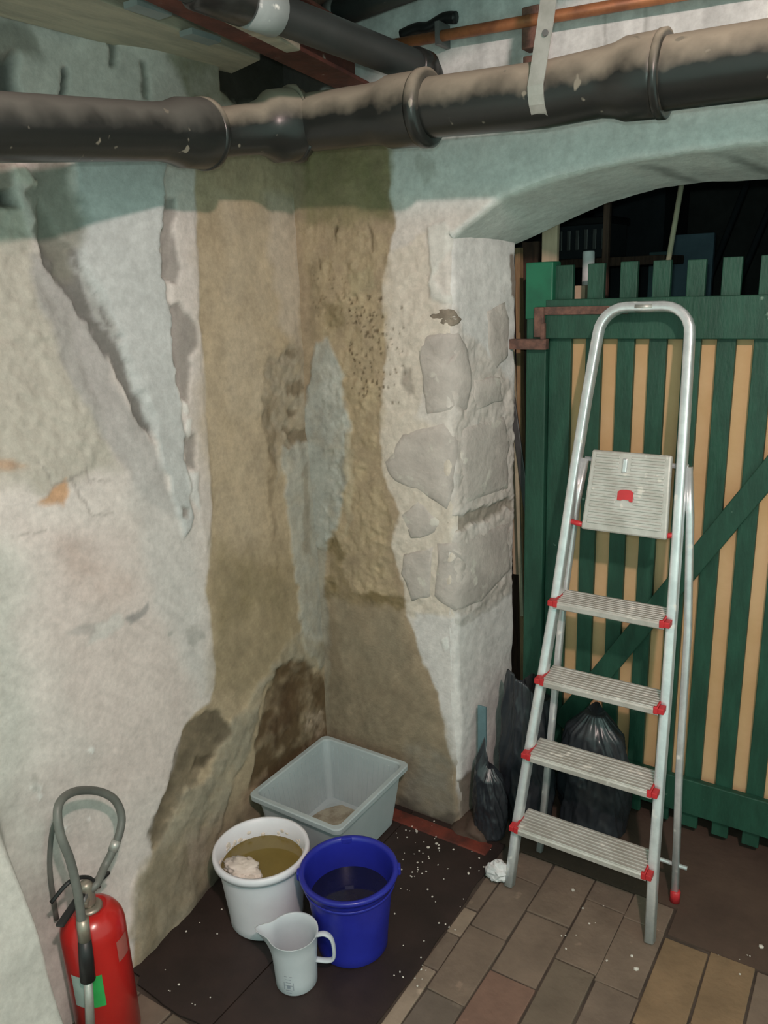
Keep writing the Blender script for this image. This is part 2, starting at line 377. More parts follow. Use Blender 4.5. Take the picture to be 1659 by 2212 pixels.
    P.fill([(575,430),(652,440),(655,640),(640,760),(600,700),(585,560)], (.58,.50,.42), .75, .03, .03, 10)
    P.fill([(480,430),(580,450),(560,900),(500,900)], (.54,.46,.36), .5, .04, .03, 10, mott=.8, msc=8)
    P.fill([(455,1180),(600,1190),(620,1330),(470,1350)], (.27,.215,.125), .6, .05, .04, 9, mott=.8)
    P.fill([(452,1200),(660,1180),(660,1420),(560,1500),(460,1500)], (.30,.24,.145), .55, .05, .04, 9)
    # broken, spalled render near the corner
    m = P.fill([(600,755),(650,760),(690,760),(690,1000),(640,980),(600,1040),(578,950),(568,850),(580,790)], (.37,.315,.24), .9, .012, .02, 18, mott=.7, msc=30, h=-.004)
    P.d += m*fbm(y*50, z*50, 77)*.008
    for g in ([(625,830),(650,815),(662,845),(640,855),(622,850)], [(618,760),(640,758),(634,778),(620,775)], [(625,885),(645,885),(642,900),(628,900)], [(612,928),(672,920),(672,960),(632,960)]):
        P.fill(g, (.19,.145,.095), .8, .006, .010, 40, h=-.005)
    P.fill([(572,850),(590,850),(600,960),(592,1180),(600,1300),(580,1050)], (.24,.185,.12), .6, .01, .02, 18, mott=.8)
    P.fill([(612,965),(690,955),(720,1000),(720,1420),(690,1440),(650,1400),(642,1300),(632,1190),(618,1110)], (.44,.425,.375), .95, .006, .012, 22, h=.006, mott=.25, msc=30)
    P.fill([(650,1020),(664,1000),(668,1200),(655,1200)], (.28,.24,.18), .6, .008, .01, 20)
    # foot of the wet strip: pale crust, dark mould
    m = P.fill([(640,1380),(720,1380),(720,1440),(600,1445),(560,1500),(545,1600),(500,1700),(470,1810),(520,1860),(460,1900),(380,2000),(280,2100),(255,2000),(290,1880),(330,1830),(395,1700),(440,1690),(470,1600),(540,1500),(590,1440)], (.36,.32,.245), .9, .012, .02, 16, mott=.5, msc=25, h=.006)
    P.d += m*fbm(y*30, z*30, 71)*.005
    P.fill([(395,1575),(470,1525),(500,1580),(455,1640),(425,1690),(395,1700),(350,1800),(330,1830),(325,1795),(362,1700),(372,1640)], (.155,.125,.085), .85, .008, .015, 20, mott=.3, h=-.006)
    P.fill([(425,1640),(470,1625),(440,1660),(415,1670)], (.11,.085,.055), .9, .006, .01, 20, h=-.004)
    P.fill([(598,1440),(650,1430),(690,1450),(725,1500),(725,1660),(600,1740),(548,1700),(552,1610),(575,1500)], BROWN, .93, .012, .02, 18, mott=.5, msc=25, h=-.008)
    P.fill([(560,1560),(600,1480),(640,1470),(650,1540),(600,1620)], (.09,.05,.025), .6, .02, .02, 20, mott=.8)
    P.fill([(660,1540),(700,1540),(705,1590),(665,1580)], (.46,.36,.27), .7, .008, .012, 40, mott=.9, msc=60)
    P.fill([(330,1830),(470,1800),(560,1720),(620,1740),(500,1870),(440,1900),(330,2010),(285,2100),(270,2060),(300,1940)], (.27,.225,.155), .65, .02, .02, 16, mott=.6)
    P.fill([(395,1810),(440,1800),(448,1860),(405,1880)], (.42,.355,.28), .8, .02, .02, 20)
    P.fill([(440,1880),(480,1850),(520,1860),(430,1950),(300,2090),(280,2100),(290,2060),(400,1960)], (.085,.07,.055), .75, .014, .02, 16)
    # above the pipe
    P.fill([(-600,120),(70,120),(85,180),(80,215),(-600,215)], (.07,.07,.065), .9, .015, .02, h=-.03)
    P.fill([(-600,-200),(110,60),(130,110),(60,130),(-600,150)], (.22,.20,.17), .7, .015, .02)
    P.fill([(163,140),(172,140),(178,215),(168,215)], (.10,.10,.09), .9, .005, .008, 30, h=-.02)
    P.fill([(245,85),(262,85),(262,140),(250,140)], (.16,.16,.14), .8, .005, .008, 30, h=-.01)
    P.fill([(305,130),(316,130),(322,215),(312,215)], (.20,.20,.17), .8, .006, .008, 30, h=-.01)
    P.fill([(370,110),(700,130),(700,330),(440,330),(420,215),(375,150)], (.30,.28,.20), .7, .02, .03, mott=.5)
    P.fill([(640,320),(720,320),(720,480),(650,490)], (.30,.26,.15), .6, .01, .02)
    P.fill([(480,120),(820,60),(820,205),(560,222),(505,215),(478,190)], (.025,.022,.018), .95, .012, .02, h=-.02)  # shade of the hollow at the beam end, painted into the colour
    return P

def build_left_wall():
    nu, nv = 400, 430
    yy = np.linspace(-2.1, .03, nu); zz = np.linspace(-.06, 2.52, nv)
    Y, Z = np.meshgrid(yy, zz, indexing='ij'); y = Y.ravel(); z = Z.ravel()
    P = left_paint(y, z)
    x = P.d.copy()
    x += fbm(y*2.5, z*2.5, 5, 3)*.010 + fbm(y*12, z*12, 6, 3)*.0035
    x += -.055*sstep(-.45, -.80, y)*sstep(1.25, 1.75, z)                         # upper left is hollowed
    x += (.045+.02*fbm(y*6, z*6, 12))*sstep(-.55, -.95, y)*sstep(.30, 0.0, z)              # bulging foot
    x += .012*sstep(.12, 0, z)*sstep(-.3,-.6,y)
    A = .15*sstep(.80, .30, z); x += A*sstep(-1.163, -1.205, y)                   # buttress nearer to the camera
    x *= sstep(.03, -.05, y)*.8+.2
    V = np.stack([x, y, z], 1)
    o = grid_mesh('wall_left', V, nu, nv, P.c, P.wet, 'plaster', flip=False)
    return tag(o, kind='structure')
build_left_wall()

XJ0, XJ1, YB = .520, .566, .32                       # jamb: front x, back x, wall thickness
XR0, XR1 = 1.86, 1.80                                # right jamb
_af = [(.50,1.800),(.522,1.812),(0.549,1.830),(0.660,1.891),(0.782,1.922),(0.896,1.937),(1.002,1.946),(1.173,1.951),(1.30,1.951),(1.45,1.936),(1.6,1.91),(1.75,1.865),(1.86,1.815),(1.9,1.80)]
_ab = [(.52,1.785),(.555,1.796),(.682,1.840),(.825,1.886),(.959,1.912),(1.096,1.919),(1.223,1.912),(1.36,1.895),(1.5,1.868),(1.65,1.835),(1.80,1.790),(1.9,1.76)]
def zf(x): return np.interp(x, [p[0] for p in _af], [p[1] for p in _af])
def zb(x): return np.interp(x, [p[0] for p in _ab], [p[1] for p in _ab])
RND = .022
def rnd(d): 
    d = np.clip(d, 0, RND); return RND-np.sqrt(np.maximum(RND**2-(RND-d)**2, 0))

def front_paint(x, z):
    pl = lambda px, py: tuple(hit(px, py, 1, 0)[[0, 2]])
    P = Paint(x, z, (.70,.65,.61), pl)
    P.mottle(.08, 6, 30); P.mottle(.10, 30, 31)
    m = P.fill([(820,560),(935,500),(935,640),(990,720),(900,900),(985,960),(985,1340),(870,1330),(820,1000)], (.66,.585,.50), .75, .015, .02, 16)
    P.d += m*fbm(x*40, z*40, 33)*.006
    P.fill([(900,1330),(985,1330),(1000,1700),(985,1730),(960,1560),(890,1380)], (.70,.675,.67), .9, .012, .012)
    # upper part: paler bluish tone with vertical streaks
    n = fbm(x*30, z*2.0, 44); up = sstep(1.98, 2.12, z)
    P.c += (np.array([.72,.76,.76])-P.c)*(sstep(1.84,1.95,z)*.85)[:,None]
    P.c *= (1-.20*up*np.clip(n*1.6, -.5, 1))[:,None]
    P.fill([(925,200),(1150,95),(1150,180),(925,260)], (.44,.46,.44), .5, .01, .02, mott=.5)
    for k, (a, b) in enumerate(((980,240),(1010,225),(1100,180),(1305,70),(1395,30))):
        P.fill([(a,b-70),(a+7,b-70),(a+7,b+60),(a,b+60)], (.27,.28,.27), .5, .004, .006, 20, seed=k)
    P.fill([(895,345),(905,335),(945,345),(940,380),(915,405),(903,385)], (.46,.48,.45), .5, .008, .01, 30)
    P.fill([(925,492),(965,478),(985,520),(955,560),(935,600),(960,636),(985,640),(990,660),(928,640),(932,560)], (.70,.685,.65), .85, .005, .006, 30, h=.006)
    # wet half
    wet = [(600,250),(838,300),(850,420),(856,490),(842,550),(824,600),(830,720),(834,800),(824,900),(822,1000),(836,1050),(858,1085),(870,1110),(846,1170),(850,1220),(872,1262),(876,1320),(896,1390),(935,1480),(955,1545),(965,1600),(985,1672),(992,1830),(600,1830)]
    P.fill(wet, (.40,.31,.215), 1, .006, .012, 14, wet=.7)
    m = P.fill([(640,480),(850,480),(822,1000),(850,1180),(870,1310),(705,1290),(700,1000),(700,740)], (.44,.35,.23), .7, .02, .02, 16, mott=.8)
    P.d += m*fbm(x*45, z*45, 35)*.008
    P.fill([(655,250),(830,250),(850,480),(660,480)], (.25,.225,.12), .75, .02, .02, 12, mott=.4)
    P.fill([(540,90),(745,120),(745,200),(540,215)], (.03,.02,.016), .95, .012, .02)  # same beam-end hollow: its shade painted on the flat wall, not wet
    P.fill([(750,590),(800,580),(812,620),(765,640)], (.40,.34,.22), .7, .008, .01, 30)
    P.fill([(700,660),(740,655),(745,700),(715,710)], (.25,.195,.11), .7, .010, .012, 30)
    P.fill([(670,560),(690,560),(695,720),(675,740)], (.24,.19,.12), .5, .014, .015, 20)
    for g in ([(720,490),(726,530),(730,490)], [(795,480),(800,520),(806,545),(800,490)], [(688,555),(690,585),(696,580)]):
        P.fill(g, (.12,.09,.05), .8, .004, .004, 30, h=-.006)
    P.dots([(750,640),(835,860)], 95, .0042, (.13,.095,.055), .85, -.003, 5)
    P.dots([(830,660),(880,880)], 32, .0035, (.25,.21,.16), .8, -.003, 6)
    P.dots([(670,560),(760,720)], 30, .0035, (.20,.15,.09), .7, -.002, 7)
    # grey cement patches by the corner
    P.fill([(688,735),(712,735),(735,790),(750,860),(756,960),(748,1040),(730,1120),(700,1180),(640,1180),(640,960)], (.43,.435,.40), .92, .010, .016, 20, mott=.3, msc=25, h=.005)
    P.fill([(700,760),(730,800),(742,870),(715,900),(698,820)], (.52,.525,.49), .6, .012, .012, 30)
    P.fill([(738,985),(752,985),(750,1040),(738,1050)], (.22,.20,.16), .6, .006, .01, 30)
    P.fill([(745,935),(765,940),(760,1120),(742,1160),(748,1050)], (.45,.38,.27), .7, .006, .010, 30)
    P.fill([(640,1180),(705,1180),(712,1420),(640,1440)], (.40,.375,.32), .8, .010, .014)
    P.fill([(706,1160),(745,1190),(730,1230),(760,1270),(870,1290),(874,1318),(780,1312),(706,1290)], (.22,.165,.085), .75, .010, .02, 22, mott=.5)
    P.fill([(715,1290),(860,1330),(900,1420),(800,1500),(730,1420)], (.30,.25,.18), .85, .03, .02, 12, mott=.3)
    P.fill([(706,1330),(730,1360),(760,1560),(730,1640),(706,1560)], (.22,.175,.12), .7, .02, .02, 12, mott=.4)
    P.fill([(700,1420),(712,1430),(714,1600),(703,1610)], (.36,.32,.25), .8, .006, .008, 30)
    P.fill([(706,1440),(900,1440),(975,1640),(985,1780),(706,1780)], (.29,.235,.165), .8, .04, .03, 12, mott=.4)
    P.fill([(880,1600),(985,1640),(985,1830),(860,1830)], (.30,.265,.215), .8, .03, .03, 12, mott=.5)
    P.fill([(860,1730),(985,1765),(985,1830),(860,1800)], (.12,.10,.085), .8, .012, .02, 16)
    P.fill([(955,1378),(968,1376),(972,1398),(960,1405)], (.85,.85,.84), .95, .004, .006, 30, h=.003)
    P.fill([(868,790),(885,800),(895,850),(880,860),(868,830)], (.33,.29,.25), .7, .008, .01, 30, h=-.005)
    # right of the arch (beyond the frame) stays plain plaster
    return P

def build_arch_wall():
    root = bpy.data.objects.new('wall_right', None); COL.objects.link(root); root['kind'] = 'structure'
    # a) pier between the corner and the opening
    def pier(x0, x1, nu, edge, name):
        X, Z = np.meshgrid(np.linspace(x0, x1, nu), np.linspace(-.06, 2.52, 520), indexing='ij'); x = X.ravel(); z = Z.ravel()
        P = front_paint(x, z)
        y = -P.d - fbm(x*3, z*3, 51, 3)*.006 - fbm(x*14, z*14, 52, 3)*.003
        dist = (edge - x) if x1 == edge else (x - edge)
        y = y + rnd(dist)*(z < 1.82)
        return grid_mesh(name, np.stack([x, y, z], 1), nu, 520, P.c, P.wet, 'plaster', root, flip=True)
    pier(-.02, XJ0, 130, XJ0, 'pier_face')
    pier(XR0, 2.9, 60, XR0, 'pier_face')
    # b) above the opening
    nu, nv = 300, 130
    X, T = np.meshgrid(np.linspace(XJ0, XR0, nu), np.linspace(0, 1, nv), indexing='ij'); x = X.ravel(); t = T.ravel()
    z0 = zf(x)+fbm(x*9, x*0, 61)*.006; z = z0 + t*(2.52-z0); P = front_paint(x, z)
    P.c *= (1-.12*np.clip(fbm(x*8, z*8, 62), 0, 1))[:,None]
    P.c += (np.array([.84,.85,.84])-P.c)*((1-sstep(.004,.018,z-z0+fbm(x*20,z*20,63)*.006))*.8)[:,None]  # lamp-lit rim of the arch painted in as a pale band
    y = -P.d - fbm(x*3, z*3, 51, 3)*.006 - fbm(x*14, z*14, 52, 3)*.003 + rnd(z-z0)
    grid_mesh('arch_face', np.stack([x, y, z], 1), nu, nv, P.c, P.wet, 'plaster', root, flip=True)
    # c) jambs
    def jamb(xa, xb, name, sgn):
        nu, nv = 80, 430
        U, Z = np.meshgrid(np.linspace(0, YB, nu), np.linspace(-.06, 1.83, nv), indexing='ij'); u = U.ravel(); z = Z.ravel()
        def pl(px, py):
            d = ray(px, py); n = np.array([YB, -(XJ1-XJ0), 0]); k = ((np.array([XJ0,0,0])-CAM)@n)/(d@n); p = CAM+d*k; return (p[1], p[2])
        P = Paint(u, z, (.72,.70,.69), pl); P.mottle(.10, 7, 71); P.mottle(.08, 30, 72)
        if sgn > 0:
            m = P.fill([(975,660),(1010,720),(1090,800),(1120,880),(1120,1260),(1040,1320),(975,1330)], (.60,.545,.505), .85, .012, .02, 16, mott=.3)
            P.d += m*fbm(u*35, z*35, 73)*.008
            P.fill([(1100,550),(1112,550),(1112,650),(1102,640)], (.22,.17,.14), .9, .004, .006, 30)
            P.fill([(960,1125),(1110,1072),(1112,1092),(965,1160)], (.32,.28,.235), .9, .006, .010, 30, h=-.010)
            P.fill([(975,1700),(1030,1650),(1060,1760),(985,1800)], (.22,.18,.14), .9, .012, .016)
            P.fill([(940,1340),(1000,1335),(1100,1260),(1110,1280),(1020,1345),(985,1352)], (.42,.40,.37), .6, .006, .012, 30)
        bx = xa + (xb-xa)*u/YB
        off = P.d + fbm(u*3, z*3, 74, 3)*.006 + fbm(u*16, z*16, 75, 3)*.004 - rnd(u) - rnd(YB-u)
        V = np.stack([bx + sgn*off, u, z], 1)
        return grid_mesh(name, V, nu, nv, P.c, P.wet, 'plaster', root, flip=(sgn > 0))
    jamb(XJ0, XJ1, 'jamb_reveal', 1); jamb(XR0, XR1, 'jamb_reveal', -1)
    # d) soffit
    nu, nv = 260, 60
    X, T = np.meshgrid(np.linspace(.49, 1.89, nu), np.linspace(0, 1, nv), indexing='ij'); x = X.ravel(); t = T.ravel()
    z = zf(x)*(1-t)+zb(x)*t; y = t*YB
    P = Paint(x, y, (.64,.66,.63), lambda a, b: (0, 0)); P.mottle(.12, 9, 81)
    for s0, k in ((.97, .10),(1.16,.08)):
        mk_ = (1-sstep(.0, .035, np.abs(x-s0-.10*t+fbm(x*9,y*9,82)*.03)))*sstep(.0,.4,t); P.c *= (1-.45*mk_)[:,None]
    z = z + fbm(x*9, x*0, 61)*.006*(1-t) + rnd(y)*1.0 + fbm(x*6, y*6, 83)*.006*sstep(0,.2,t)
    grid_mesh('arch_soffit', np.stack([x, y, z], 1), nu, nv, P.c, P.wet, 'plaster', root, flip=True)
    # solid core behind the faces (keeps light out of the next room)
    bm = bmesh.new(); box(bm, (-.3, .05, -.06), (XJ0-.035, YB-.01, 2.52)); box(bm, (XR0+.035, .05, -.06), (2.9, YB-.01, 2.52))
    xs = np.linspace(XJ0-.035, XR0+.035, 24)
    for a, b in zip(xs, xs[1:]): box(bm, (a, .05, max(zf(a), zf(b))+.03), (b, YB-.005, 2.52))
    link('wall_core', bm, 'mortar', root)
    # stones showing through the plaster at the pier edge, each proud of it
    def surf(px, py):
        p = hit(px, py, 1, 0)
        if p[0] < XJ0:
            q = p.copy(); q[1] += rnd(XJ0-p[0]); n = np.array([.25 if p[0] > XJ0-.03 else 0, -1, 0])
        else:
            d = ray(px, py); n0 = np.array([YB, -(XJ1-XJ0), 0]); k = ((np.array([XJ0,0,0])-CAM)@n0)/(d@n0); q = CAM+d*k
            q[0] -= rnd(q[1]); n = np.array([1, -.14-(.6 if q[1] < .03 else 0), 0])
        return q, n/np.linalg.norm(n)
    stones = [
     ([(929,684),(945,667),(983,668),(997,690),(985,706),(950,700)], 'stone_dark', .005),
     ([(904,745),(925,722),(990,714),(1004,740),(1015,790),(1020,835),(1010,888),(925,896),(916,850),(908,790)], 'stone', .009),
     ([(1050,672),(1088,648),(1098,690),(1097,770),(1070,798),(1052,750)], 'stone', .008),
     ([(1024,822),(1080,812),(1086,866),(1032,884),(1020,860)], 'stone', .008),
     ([(868,935),(960,915),(990,955),(986,1040),(968,1105),(905,1060),(852,1040),(830,1000)], 'stone', .009),
     ([(1000,925),(1090,895),(1098,960),(1098,1058),(1008,1085),(996,1010)], 'stone', .009),
     ([(866,1110),(905,1082),(950,1125),(940,1150),(890,1165)], 'stone', .008),
     ([(945,1175),(1000,1165),(1098,1128),(1102,1230),(1040,1300),(985,1322),(940,1290)], 'stone', .009),
     ([(872,1195),(935,1180),(930,1290),(890,1300),(868,1240)], 'stone', .008)]
    for k, (poly, m, h) in enumerate(stones):
        bm = bmesh.new(); pts = []
        N = len(poly)
        for i in range(N):                                    # subdivide the outline
            a, b = poly[i], poly[(i+1) % N]
            for s in range(3): pts.append((a[0]+(b[0]-a[0])*s/3+random.uniform(-2.5,2.5), a[1]+(b[1]-a[1])*s/3+random.uniform(-2.5,2.5)))
        cx = sum(p[0] for p in pts)/len(pts); cy = sum(p[1] for p in pts)/len(pts); rings = []
        for f, hh in ((1.04,-.006),(.96,.45*h),(.86,.8*h),(.45,h)):
            ring = []
            for (px, py) in pts:
                q, n = surf(cx+(px-cx)*f, cy+(py-cy)*f); q = q + n*(hh+(random.uniform(-.0015,.0015) if hh > 0 else 0)); ring.append(bm.verts.new(q))
            rings.append(ring)
        q, n = surf(cx, cy); c = bm.verts.new(q+n*h*1.02)
        for A, B in zip(rings, rings[1:]):
            for j in range(len(A)): bm.faces.new((A[j], A[(j+1)%len(A)], B[(j+1)%len(A)], B[j]))
        for j in range(len(rings[-1])): bm.faces.new((rings[-1][j], rings[-1][(j+1)%len(pts)], c))
        link('stone', bm, m, root, smooth=True)
build_arch_wall()

# ---------------------------------------------------------------- ceiling and floor
def build_shell():
    nu, nv = 160, 160
    X, Y = np.meshgrid(np.linspace(-.3, 2.9, nu), np.linspace(-2.6, .1, nv), indexing='ij'); x = X.ravel(); y = Y.ravel()
    z = 2.62 + fbm(x*4, y*4, 91)*.03
    o = grid_mesh('ceiling', np.stack([x,y,z],1), nu, nv, None, None, 'ceil'); tag(o, kind='structure')
    fl = link('floor', boxb((-.3,-3.2,-.08),(2.9,3.0,-.006)), 'mortar'); tag(fl, kind='structure')
    bm = bmesh.new(); box(bm, (.50,.0,-.013), (2.4,2.6,.0)); box(bm, (1.205,-.105,-.013), (2.4,.0,.0))
    sl = link('threshold_slab', bm, 'slab', fl)
    # brick paving, every brick a part of the floor
    cols = [(.40,.31,.235),(.27,.16,.12),(.20,.155,.115),(.235,.175,.135),(.25,.185,.14),(.30,.20,.115),(.19,.15,.12)]
    bms = []
    for i, c in enumerate(cols):
        bms.append(mk('brick_%s' % 'abcdefg'[i], tuple(v*.86 for v in c), .75, col2=tuple(v*.58 for v in c), scale=9, bump=.6, bscale=45, lo=.3, hi=.7, rvar=.12, dust=(tuple(v*1.05 for v in c), 14, .66)))
    def brick(x0, x1, y0, y1, mi):
        bm = bmesh.new(); g = .0022; t = random.uniform(-.0015,.0015); box(bm, (x0+g, y0+g, -.02), (x1-g, y1-g, -.001+t))
        for v in bm.verts:
            v.co.x += random.uniform(-.0025,.0025); v.co.y += random.uniform(-.003,.003)
            if v.co.z > -.01: v.co.z += random.uniform(-.0015,.0015)
        o = link('brick', bm, bms[mi], fl, bevel=.002)
    starts = {0:-.125, 1:-.220, 2:-.060, 3:-.085, 4:-.0, 5:-.105, 6:-.105}
    special = {(0,0):4, (0,1):6, (0,2):0, (0,3):0, (1,1):1, (1,0):4, (1,2):1, (2,1):4, (2,0):2, (2,2):3, (3,0):4,(3,1):3, (3,2):2, (4,0):5,(4,1):5, (5,0):5,(5,1):3}
    edges_x = [.694,.735,.845,.975,1.085,1.198,1.315,1.425]
    edges_x = [.736,.846,.974,1.086,1.198,1.314,1.425] + [1.425+.113*k for k in range(1,6)]
    # half-width strip next to the dark sheet
    yv = -.29
    for k, L in enumerate((.105,.13,.21,.21,.22,.22,.22)): brick(.690, .736, yv-L, yv, (0,3,0,6,3,2,4)[k]); yv -= L
    brick(.690,.736,-.29,-.06,3)
    first = [-.345, -.215, -.330, -.105, -.115, -.105, -.105, -.105, -.105, -.105, -.105]
    for c in range(len(edges_x)-1):
        x0, x1 = edges_x[c], edges_x[c+1]; top = -.002 if x0 < 1.19 else -.107
        y = first[c] 
        if y < top-.03: brick(x0, x1, y, top if top-y < .26 else y+.235, random.choice((2,4,3)))
        if top-y > .26: brick(x0, x1, y+.235, top, 3)
        k = 0
        while y > -1.75:
            L = .238+random.uniform(-.006,.006)
            if c == 4 and k == 0: L = .30
            mi = special.get((c, k), random.choice((2,3,4,3,4,6)))
            brick(x0, x1, y-L, y, mi); y -= L; k += 1
    for c in range(6):                                       # bricks in front of the dark sheet, by the fire extinguisher
        x0 = .012+.113*c; y = -.965
        while y > -1.7:
            L = .235+random.uniform(-.006,.006); brick(x0, x0+.113, y-L, y, random.choice((2,3,3,4))); y -= L
    # red strip at the foot of the pier
    bm = boxb((.29,-.085,-.012),(.655,-.030,.010)); r = link('trim_1', bm, 'redtile', bevel=.004); tag(r, kind='structure')
    # heap of mortar at the jamb foot
    bm = bmesh.new(); bmesh.ops.create_icosphere(bm, subdivisions=4, radius=1)
    for v in bm.verts:
        n = fbm(np.array([v.co.x*2.3]), np.array([v.co.y*2.3+v.co.z]), 95)[0]
        v.co = Vector((v.co.x*.085*(1+.3*n)+.575, v.co.y*.10*(1+.3*n)+.045, max(-.012, v.co.z*.045*(1+.5*n))))
    tag(link('mortar_heap', bm, 'slab', fl, smooth=True))
build_shell()

def dark_sheet():
    t = thing('floor_sheet', 'dark brown sheet lying on the floor under the buckets and tub', 'floor mat', (0,0,0))
    for x0, x1 in ((.0,.352),(.356,.690)):
        nu, nv = 30, 80
        bm = bmesh.new(); bmesh.ops.create_grid(bm, x_segments=24, y_segments=60, size=.5)
        for v in bm.verts:
            a, b = v.co.x+.5, v.co.y+.5
            x = x0+(x1-x0)*a; y = -.962+.955*b
            e = (fbm(np.array([x*9.]), np.array([y*9.]), 97)[0])
            if a > .98 and x1 > .6: x += e*.010
            if b < .02: y += e*.012+(.02 if x < .1 else 0)
            v.co = Vector((x, y, .002+.0015*fbm(np.array([x*7.]), np.array([y*7.]), 98)[0]))
        bmesh.ops.solidify(bm, geom=bm.faces[:], thickness=-.0) if False else None
        r = bmesh.ops.extrude_face_region(bm, geom=bm.faces[:])
        for v in [g for g in r['geom'] if isinstance(g, bmesh.types.BMVert)]: v.co.z += .004
        link('panel', bm, 'mat', t, smooth=False)
dark_sheet()

def crumbs():
    bm = bmesh.new(); rs = random.Random(3)
    spots = []
    for (cx, cy, sx, sy, n) in ((945,1800,70,50,42),(900,1860,60,60,26),(1040,1830,20,60,10),(900,2080,60,60,16),(960,1990,40,50,10),(430,1970,80,60,16),(400,2150,80,40,7),(1270,2010,60,60,8),(1600,2080,60,50,6),(820,1990,60,80,10)):
        for k in range(n): spots.append((rs.gauss(cx, sx*.6), rs.gauss(cy, sy*.6), rs.uniform(.0015,.0038)))
    spots += [(1375,2088,.008),(1365,2060,.005),(1238,1918,.006),(1645,2040,.007),(1451-140,2070,.004),(1012,1886,.006),(1450,1948,.006),(900,1795,.005),(925,1830,.006),(943,1822,.006),(948,1832,.005)]
    for px, py, r in spots:
        p = hit(px, py, 2, .009)
        if p[0] < .08 or p[1] > -.02: continue
        if (p[0]-.25)**2+(p[1]+.62)**2 < .12**2 or (p[0]-.5)**2+(p[1]+.565)**2 < .12**2: continue
        z = .0085 if (p[0] < .69 and p[1] > -.95) else .002
        m = Matrix.Translation((p[0], p[1], z)) @ Matrix.Rotation(rs.uniform(0,6), 4, 'Z') @ Matrix.Diagonal((r, r*rs.uniform(.6,1), r*.6, 1))
        res = bmesh.ops.create_icosphere(bm, subdivisions=1, radius=1, matrix=m)
    tag(link('plaster_crumbs', bm, 'crumb'), 'small white plaster crumbs scattered over the dark sheet and brick floor', 'debris', kind='stuff')
crumbs()

# ---------------------------------------------------------------- pipes and beams under the ceiling
def pipe_profile(pts, prof, name, m, parent, n=28):
    """sweep along straight polyline with radius per point"""
    return link(name, tube(pts, 1., n=n, radii=prof), m, parent, smooth=True)

def dusty(name, dc=(.34,.295,.23,1)):
    """black cast pipe whose upward side carries settled dust (real dust: it follows the surface's own top side)"""
    m, nt, p = new_mat(name); L = nt.links
    g = nd(nt, 'ShaderNodeNewGeometry'); sx = nd(nt, 'ShaderNodeSeparateXYZ'); L.new(g.outputs['Normal'], sx.inputs[0])
    tc = nd(nt, 'ShaderNodeTexCoord'); nz = nd(nt, 'ShaderNodeTexNoise'); nz.inputs['Scale'].default_value = 14; nz.inputs['Detail'].default_value = 6
    L.new(tc.outputs['Object'], nz.inputs['Vector'])
    ad = nd(nt, 'ShaderNodeMath', operation='MULTIPLY_ADD'); L.new(nz.outputs[0], ad.inputs[0]); ad.inputs[1].default_value = 1.1; L.new(sx.outputs['Z'], ad.inputs[2])
    r = nd(nt, 'ShaderNodeMapRange'); L.new(ad.outputs[0], r.inputs[0]); r.inputs[1].default_value = .50; r.inputs[2].default_value = 1.25
    mx = nd(nt, 'ShaderNodeMix', data_type='RGBA'); L.new(r.outputs[0], mx.inputs[0])
    mx.inputs[6].default_value = (.016,.017,.016,1); mx.inputs[7].default_value = dc
    n2 = nd(nt, 'ShaderNodeTexNoise'); n2.inputs['Scale'].default_value = 30; L.new(tc.outputs['Object'], n2.inputs['Vector'])
    r2 = nd(nt, 'ShaderNodeMapRange'); L.new(n2.outputs[0], r2.inputs[0]); r2.inputs[1].default_value = .70; r2.inputs[2].default_value = .74
    m2 = nd(nt, 'ShaderNodeMix', data_type='RGBA'); L.new(r2.outputs[0], m2.inputs[0]); L.new(mx.outputs[2], m2.inputs[6]); m2.inputs[7].default_value = (.22,.20,.16,1)
    L.new(m2.outputs[2], p.inputs['Base Color'])
    rr = nd(nt, 'ShaderNodeMapRange'); L.new(r.outputs[0], rr.inputs[0]); rr.inputs[3].default_value = .30; rr.inputs[4].default_value = .95; L.new(rr.outputs[0], p.inputs['Roughness'])
    b = nd(nt, 'ShaderNodeBump'); b.inputs['Strength'].default_value = .25; b.inputs['Distance'].default_value = .004; L.new(nz.outputs[0], b.inputs['Height']); L.new(b.outputs[0], p.inputs['Normal'])
    return m
M['dusty'] = dusty('dusty_black_pipe')
M['dusty_thin'] = dusty('thinly_dusted_black_pipe', (.13,.125,.11,1))

